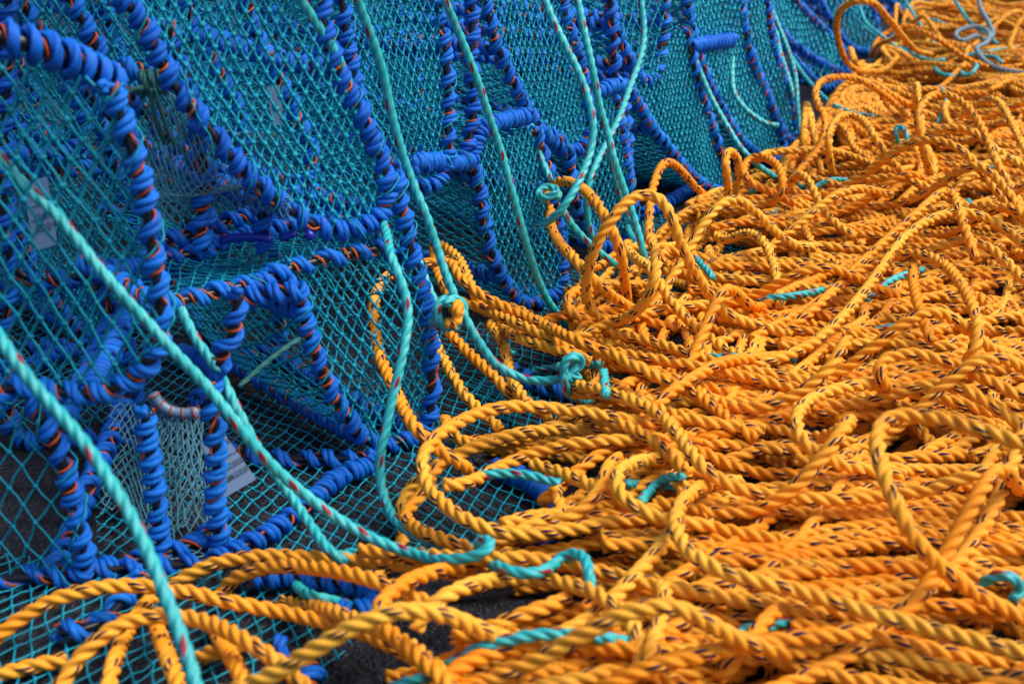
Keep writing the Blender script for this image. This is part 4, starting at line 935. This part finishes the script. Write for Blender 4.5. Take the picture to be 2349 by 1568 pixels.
# teal pieces lying on or through the pile
TP = [
 ([(1020,1530,2),(1060,1500,2),(1120,1475,2),(1200,1458,2),(1290,1450,2),(1380,1460,2),(1450,1475,1)], 'loose teal piece lying along an orange rope at the bottom of the pile'),
 ([(675,1335,0),(700,1360,.4),(750,1375,.4),(800,1385,.4),(850,1412,.4)], 'teal rope end lying across the blue winding at the lower left'),
 ([(890,1580,.5),(960,1555,.7),(1020,1548,.4)], 'teal rope showing at the bottom edge left of centre'),
 ([(590,1275,1),(620,1255,2),(660,1270,1.5),(700,1285,0)], 'small teal bight lying on top of the heap below the paper tag'),
 ([(740,1290,.5),(770,1268,1.6),(820,1262,1.6),(870,1275,.5)], 'second small teal bight on the heap, right of the first'),
 ([(1080,1095,0),(1150,1082,.4),(1220,1090,.4),(1290,1110,0)], 'teal rope along the top of the visible net patch'),
 ([(1215,850,.5),(1260,845,1),(1310,838,1),(1380,835,0)], 'teal rope passing under the hitch in the middle'),
 ([(1140,800,2),(1165,808,2),(1195,815,2)], 'frayed teal rope end poking out among the orange ropes'),
 ([(1435,1110,1),(1480,1112,1.5),(1520,1120,1),(1560,1115,0)], 'teal stub crossed by another, right of the net patch'),
 ([(1470,1150,1),(1500,1115,2.5),(1530,1090,2.5),(1570,1095,.5)], 'teal stub crossing over the other, right of the net patch'),
 ([(1385,850,1),(1388,880,3),(1392,910,2)], 'melted teal rope end standing up from the orange rope'),
 ([(1700,690,0),(1760,684,1),(1810,680,1),(1880,668,.5),(1920,655,.5)], 'teal rope straight across the middle of the pile'),
 ([(1980,690,0),(2030,650,1),(2070,632,1),(2120,618,.5)], 'teal rope showing between ropes behind the right hoop'),
 ([(1590,590,1),(1610,605,2),(1628,625,2),(1638,640,1)], 'short teal end leaning beside the loop leg'),
 ([(1600,820,0),(1700,818,.5),(1760,815,1),(1830,822,0)], 'teal rope lying flat in the gap left of the free end'),
 ([(2000,760,0),(2040,752,1),(2080,742,0)], 'teal sliver under the right hoop'),
 ([(2060,330,1),(2052,300,3),(2060,285,3.5),(2080,300,3),(2085,325,1.5),(2065,335,1)], 'little teal hook standing in the upper pile'),
 ([(2220,460,1),(2250,490,2),(2290,520,2),(2310,535,1)], 'teal rope along the sharp peak near the right edge'),
 ([(2230,370,1),(2255,378,1.5),(2280,385,1)], 'teal stub near the slim arch'),
 ([(2090,120,0),(2110,132,1),(2150,140,1.5),(2170,135,1.5)], 'teal curl at the far end, left one'),
 ([(2140,150,0),(2155,168,1),(2185,175,1),(2200,170,.5)], 'teal curl at the far end just below the left one'),
 ([(2205,165,1),(2220,175,1.5),(2245,150,2),(2235,145,2)], 'teal knotted stub at the far end'),
 ([(2250,130,1),(2280,128,2),(2298,145,1)], 'bent teal piece near the far right corner'),
 ([(1450,500,1),(1440,520,2),(1460,560,1),(1490,590,1),(1500,600,0)], 'teal rope looping low behind the round orange loop'),
 ([(1690,1450,0),(1740,1438,.6),(1800,1425,.6),(1830,1420,0)], 'teal rope in the gap at the bottom right of centre'),
 ([(2250,1340,1),(2262,1316,2.5),(2300,1310,3),(2340,1330,3),(2349,1360,2),(2320,1380,1)], 'teal loop with red flecks at the right edge near the bottom'),
 ([(2130,1350,1),(2160,1345,1),(2190,1352,.5)], 'teal stub left of the teal loop at the right edge'),
 ([(2095,1395,.5),(2130,1400,1),(2150,1412,.5)], 'lower teal stub near the right edge'),
 ([(1720,440,1),(1745,430,2),(1775,445,1.5),(1780,462,1)], 'teal bight inside the orange curl'),
]
for pts, lab in TP: traced(pts, lab, R=RT, pitch=PT, mat=M_TE, k=12)
# hitches: short teal coils round the orange ropes
def coil_at(px, py, lam, ax, turns, rad, R, mat, lab, adv=.010):
    c = at(px, py, lam); ax = np.array(ax, float); ax /= np.linalg.norm(ax)
    n = np.cross(ax, [0, 0, 1.]); n /= np.linalg.norm(n); b = np.cross(ax, n)
    t = np.linspace(0, turns*2*math.pi, int(turns*40))
    P = c + rad*(np.cos(t)[:, None]*n+np.sin(t)[:, None]*b) + ax*((t/(2*math.pi)-turns/2)*adv)[:, None]
    return rope_obj(P, R, PT, mat, lab, 'knot')
coil_at(1030, 718, 1.15, (.6, -.75, .25), 1.9, .0115, RT*1.05, M_TE, 'blue green knot wrapped around orange rope at the left of the bundle')
coil_at(1045, 722, 1.135, (.9, -.2, .1), 1.0, .0075, RO*.95, M_OR, 'orange bight poking through the blue green knot')
coil_at(1312, 838, 1.15, (.3, -.8, -.2), 1.4, .0088, RT*1.05, M_TE, 'teal hitch tied round the long orange rope in the middle')
coil_at(1258, 442, 1.315, (.2, .5, -.8), 1.1, .0085, RT*1.05, M_TE, 'teal hitch hanging at the head of the arching orange rope')
coil_at(345, 190, 1.02, (.8, .2, .1), 3.2, .0080, .0028, M_DKG, 'dark green cord knot tied to the slanting creel edge', adv=.0055)
hang([(262,225,.98),(290,210,1.0),(330,200,1.01)], 'dark green cord leading left from its knot', R=.002, mat=M_DKG, cat='cord')
hang([(345,200,1.01),(352,260,1.02),(368,300,1.03),(378,332,1.04)], 'left tail of the dark green cord knot', R=.0018, mat=M_DKG, cat='cord')
hang([(352,200,1.01),(368,250,1.02),(385,300,1.03),(400,335,1.04)], 'right tail of the dark green cord knot', R=.0018, mat=M_DKG, cat='cord')
hang([(545,890,1.06),(600,840,1.07),(650,800,1.08),(690,775,1.09)], 'straight green cord stretched across the inside of the lower creel', R=.0022, mat=M_DKG, cat='cord')
print('objects', len(bpy.data.objects), 'polys', sum(len(m.polygons) for m in bpy.data.meshes))
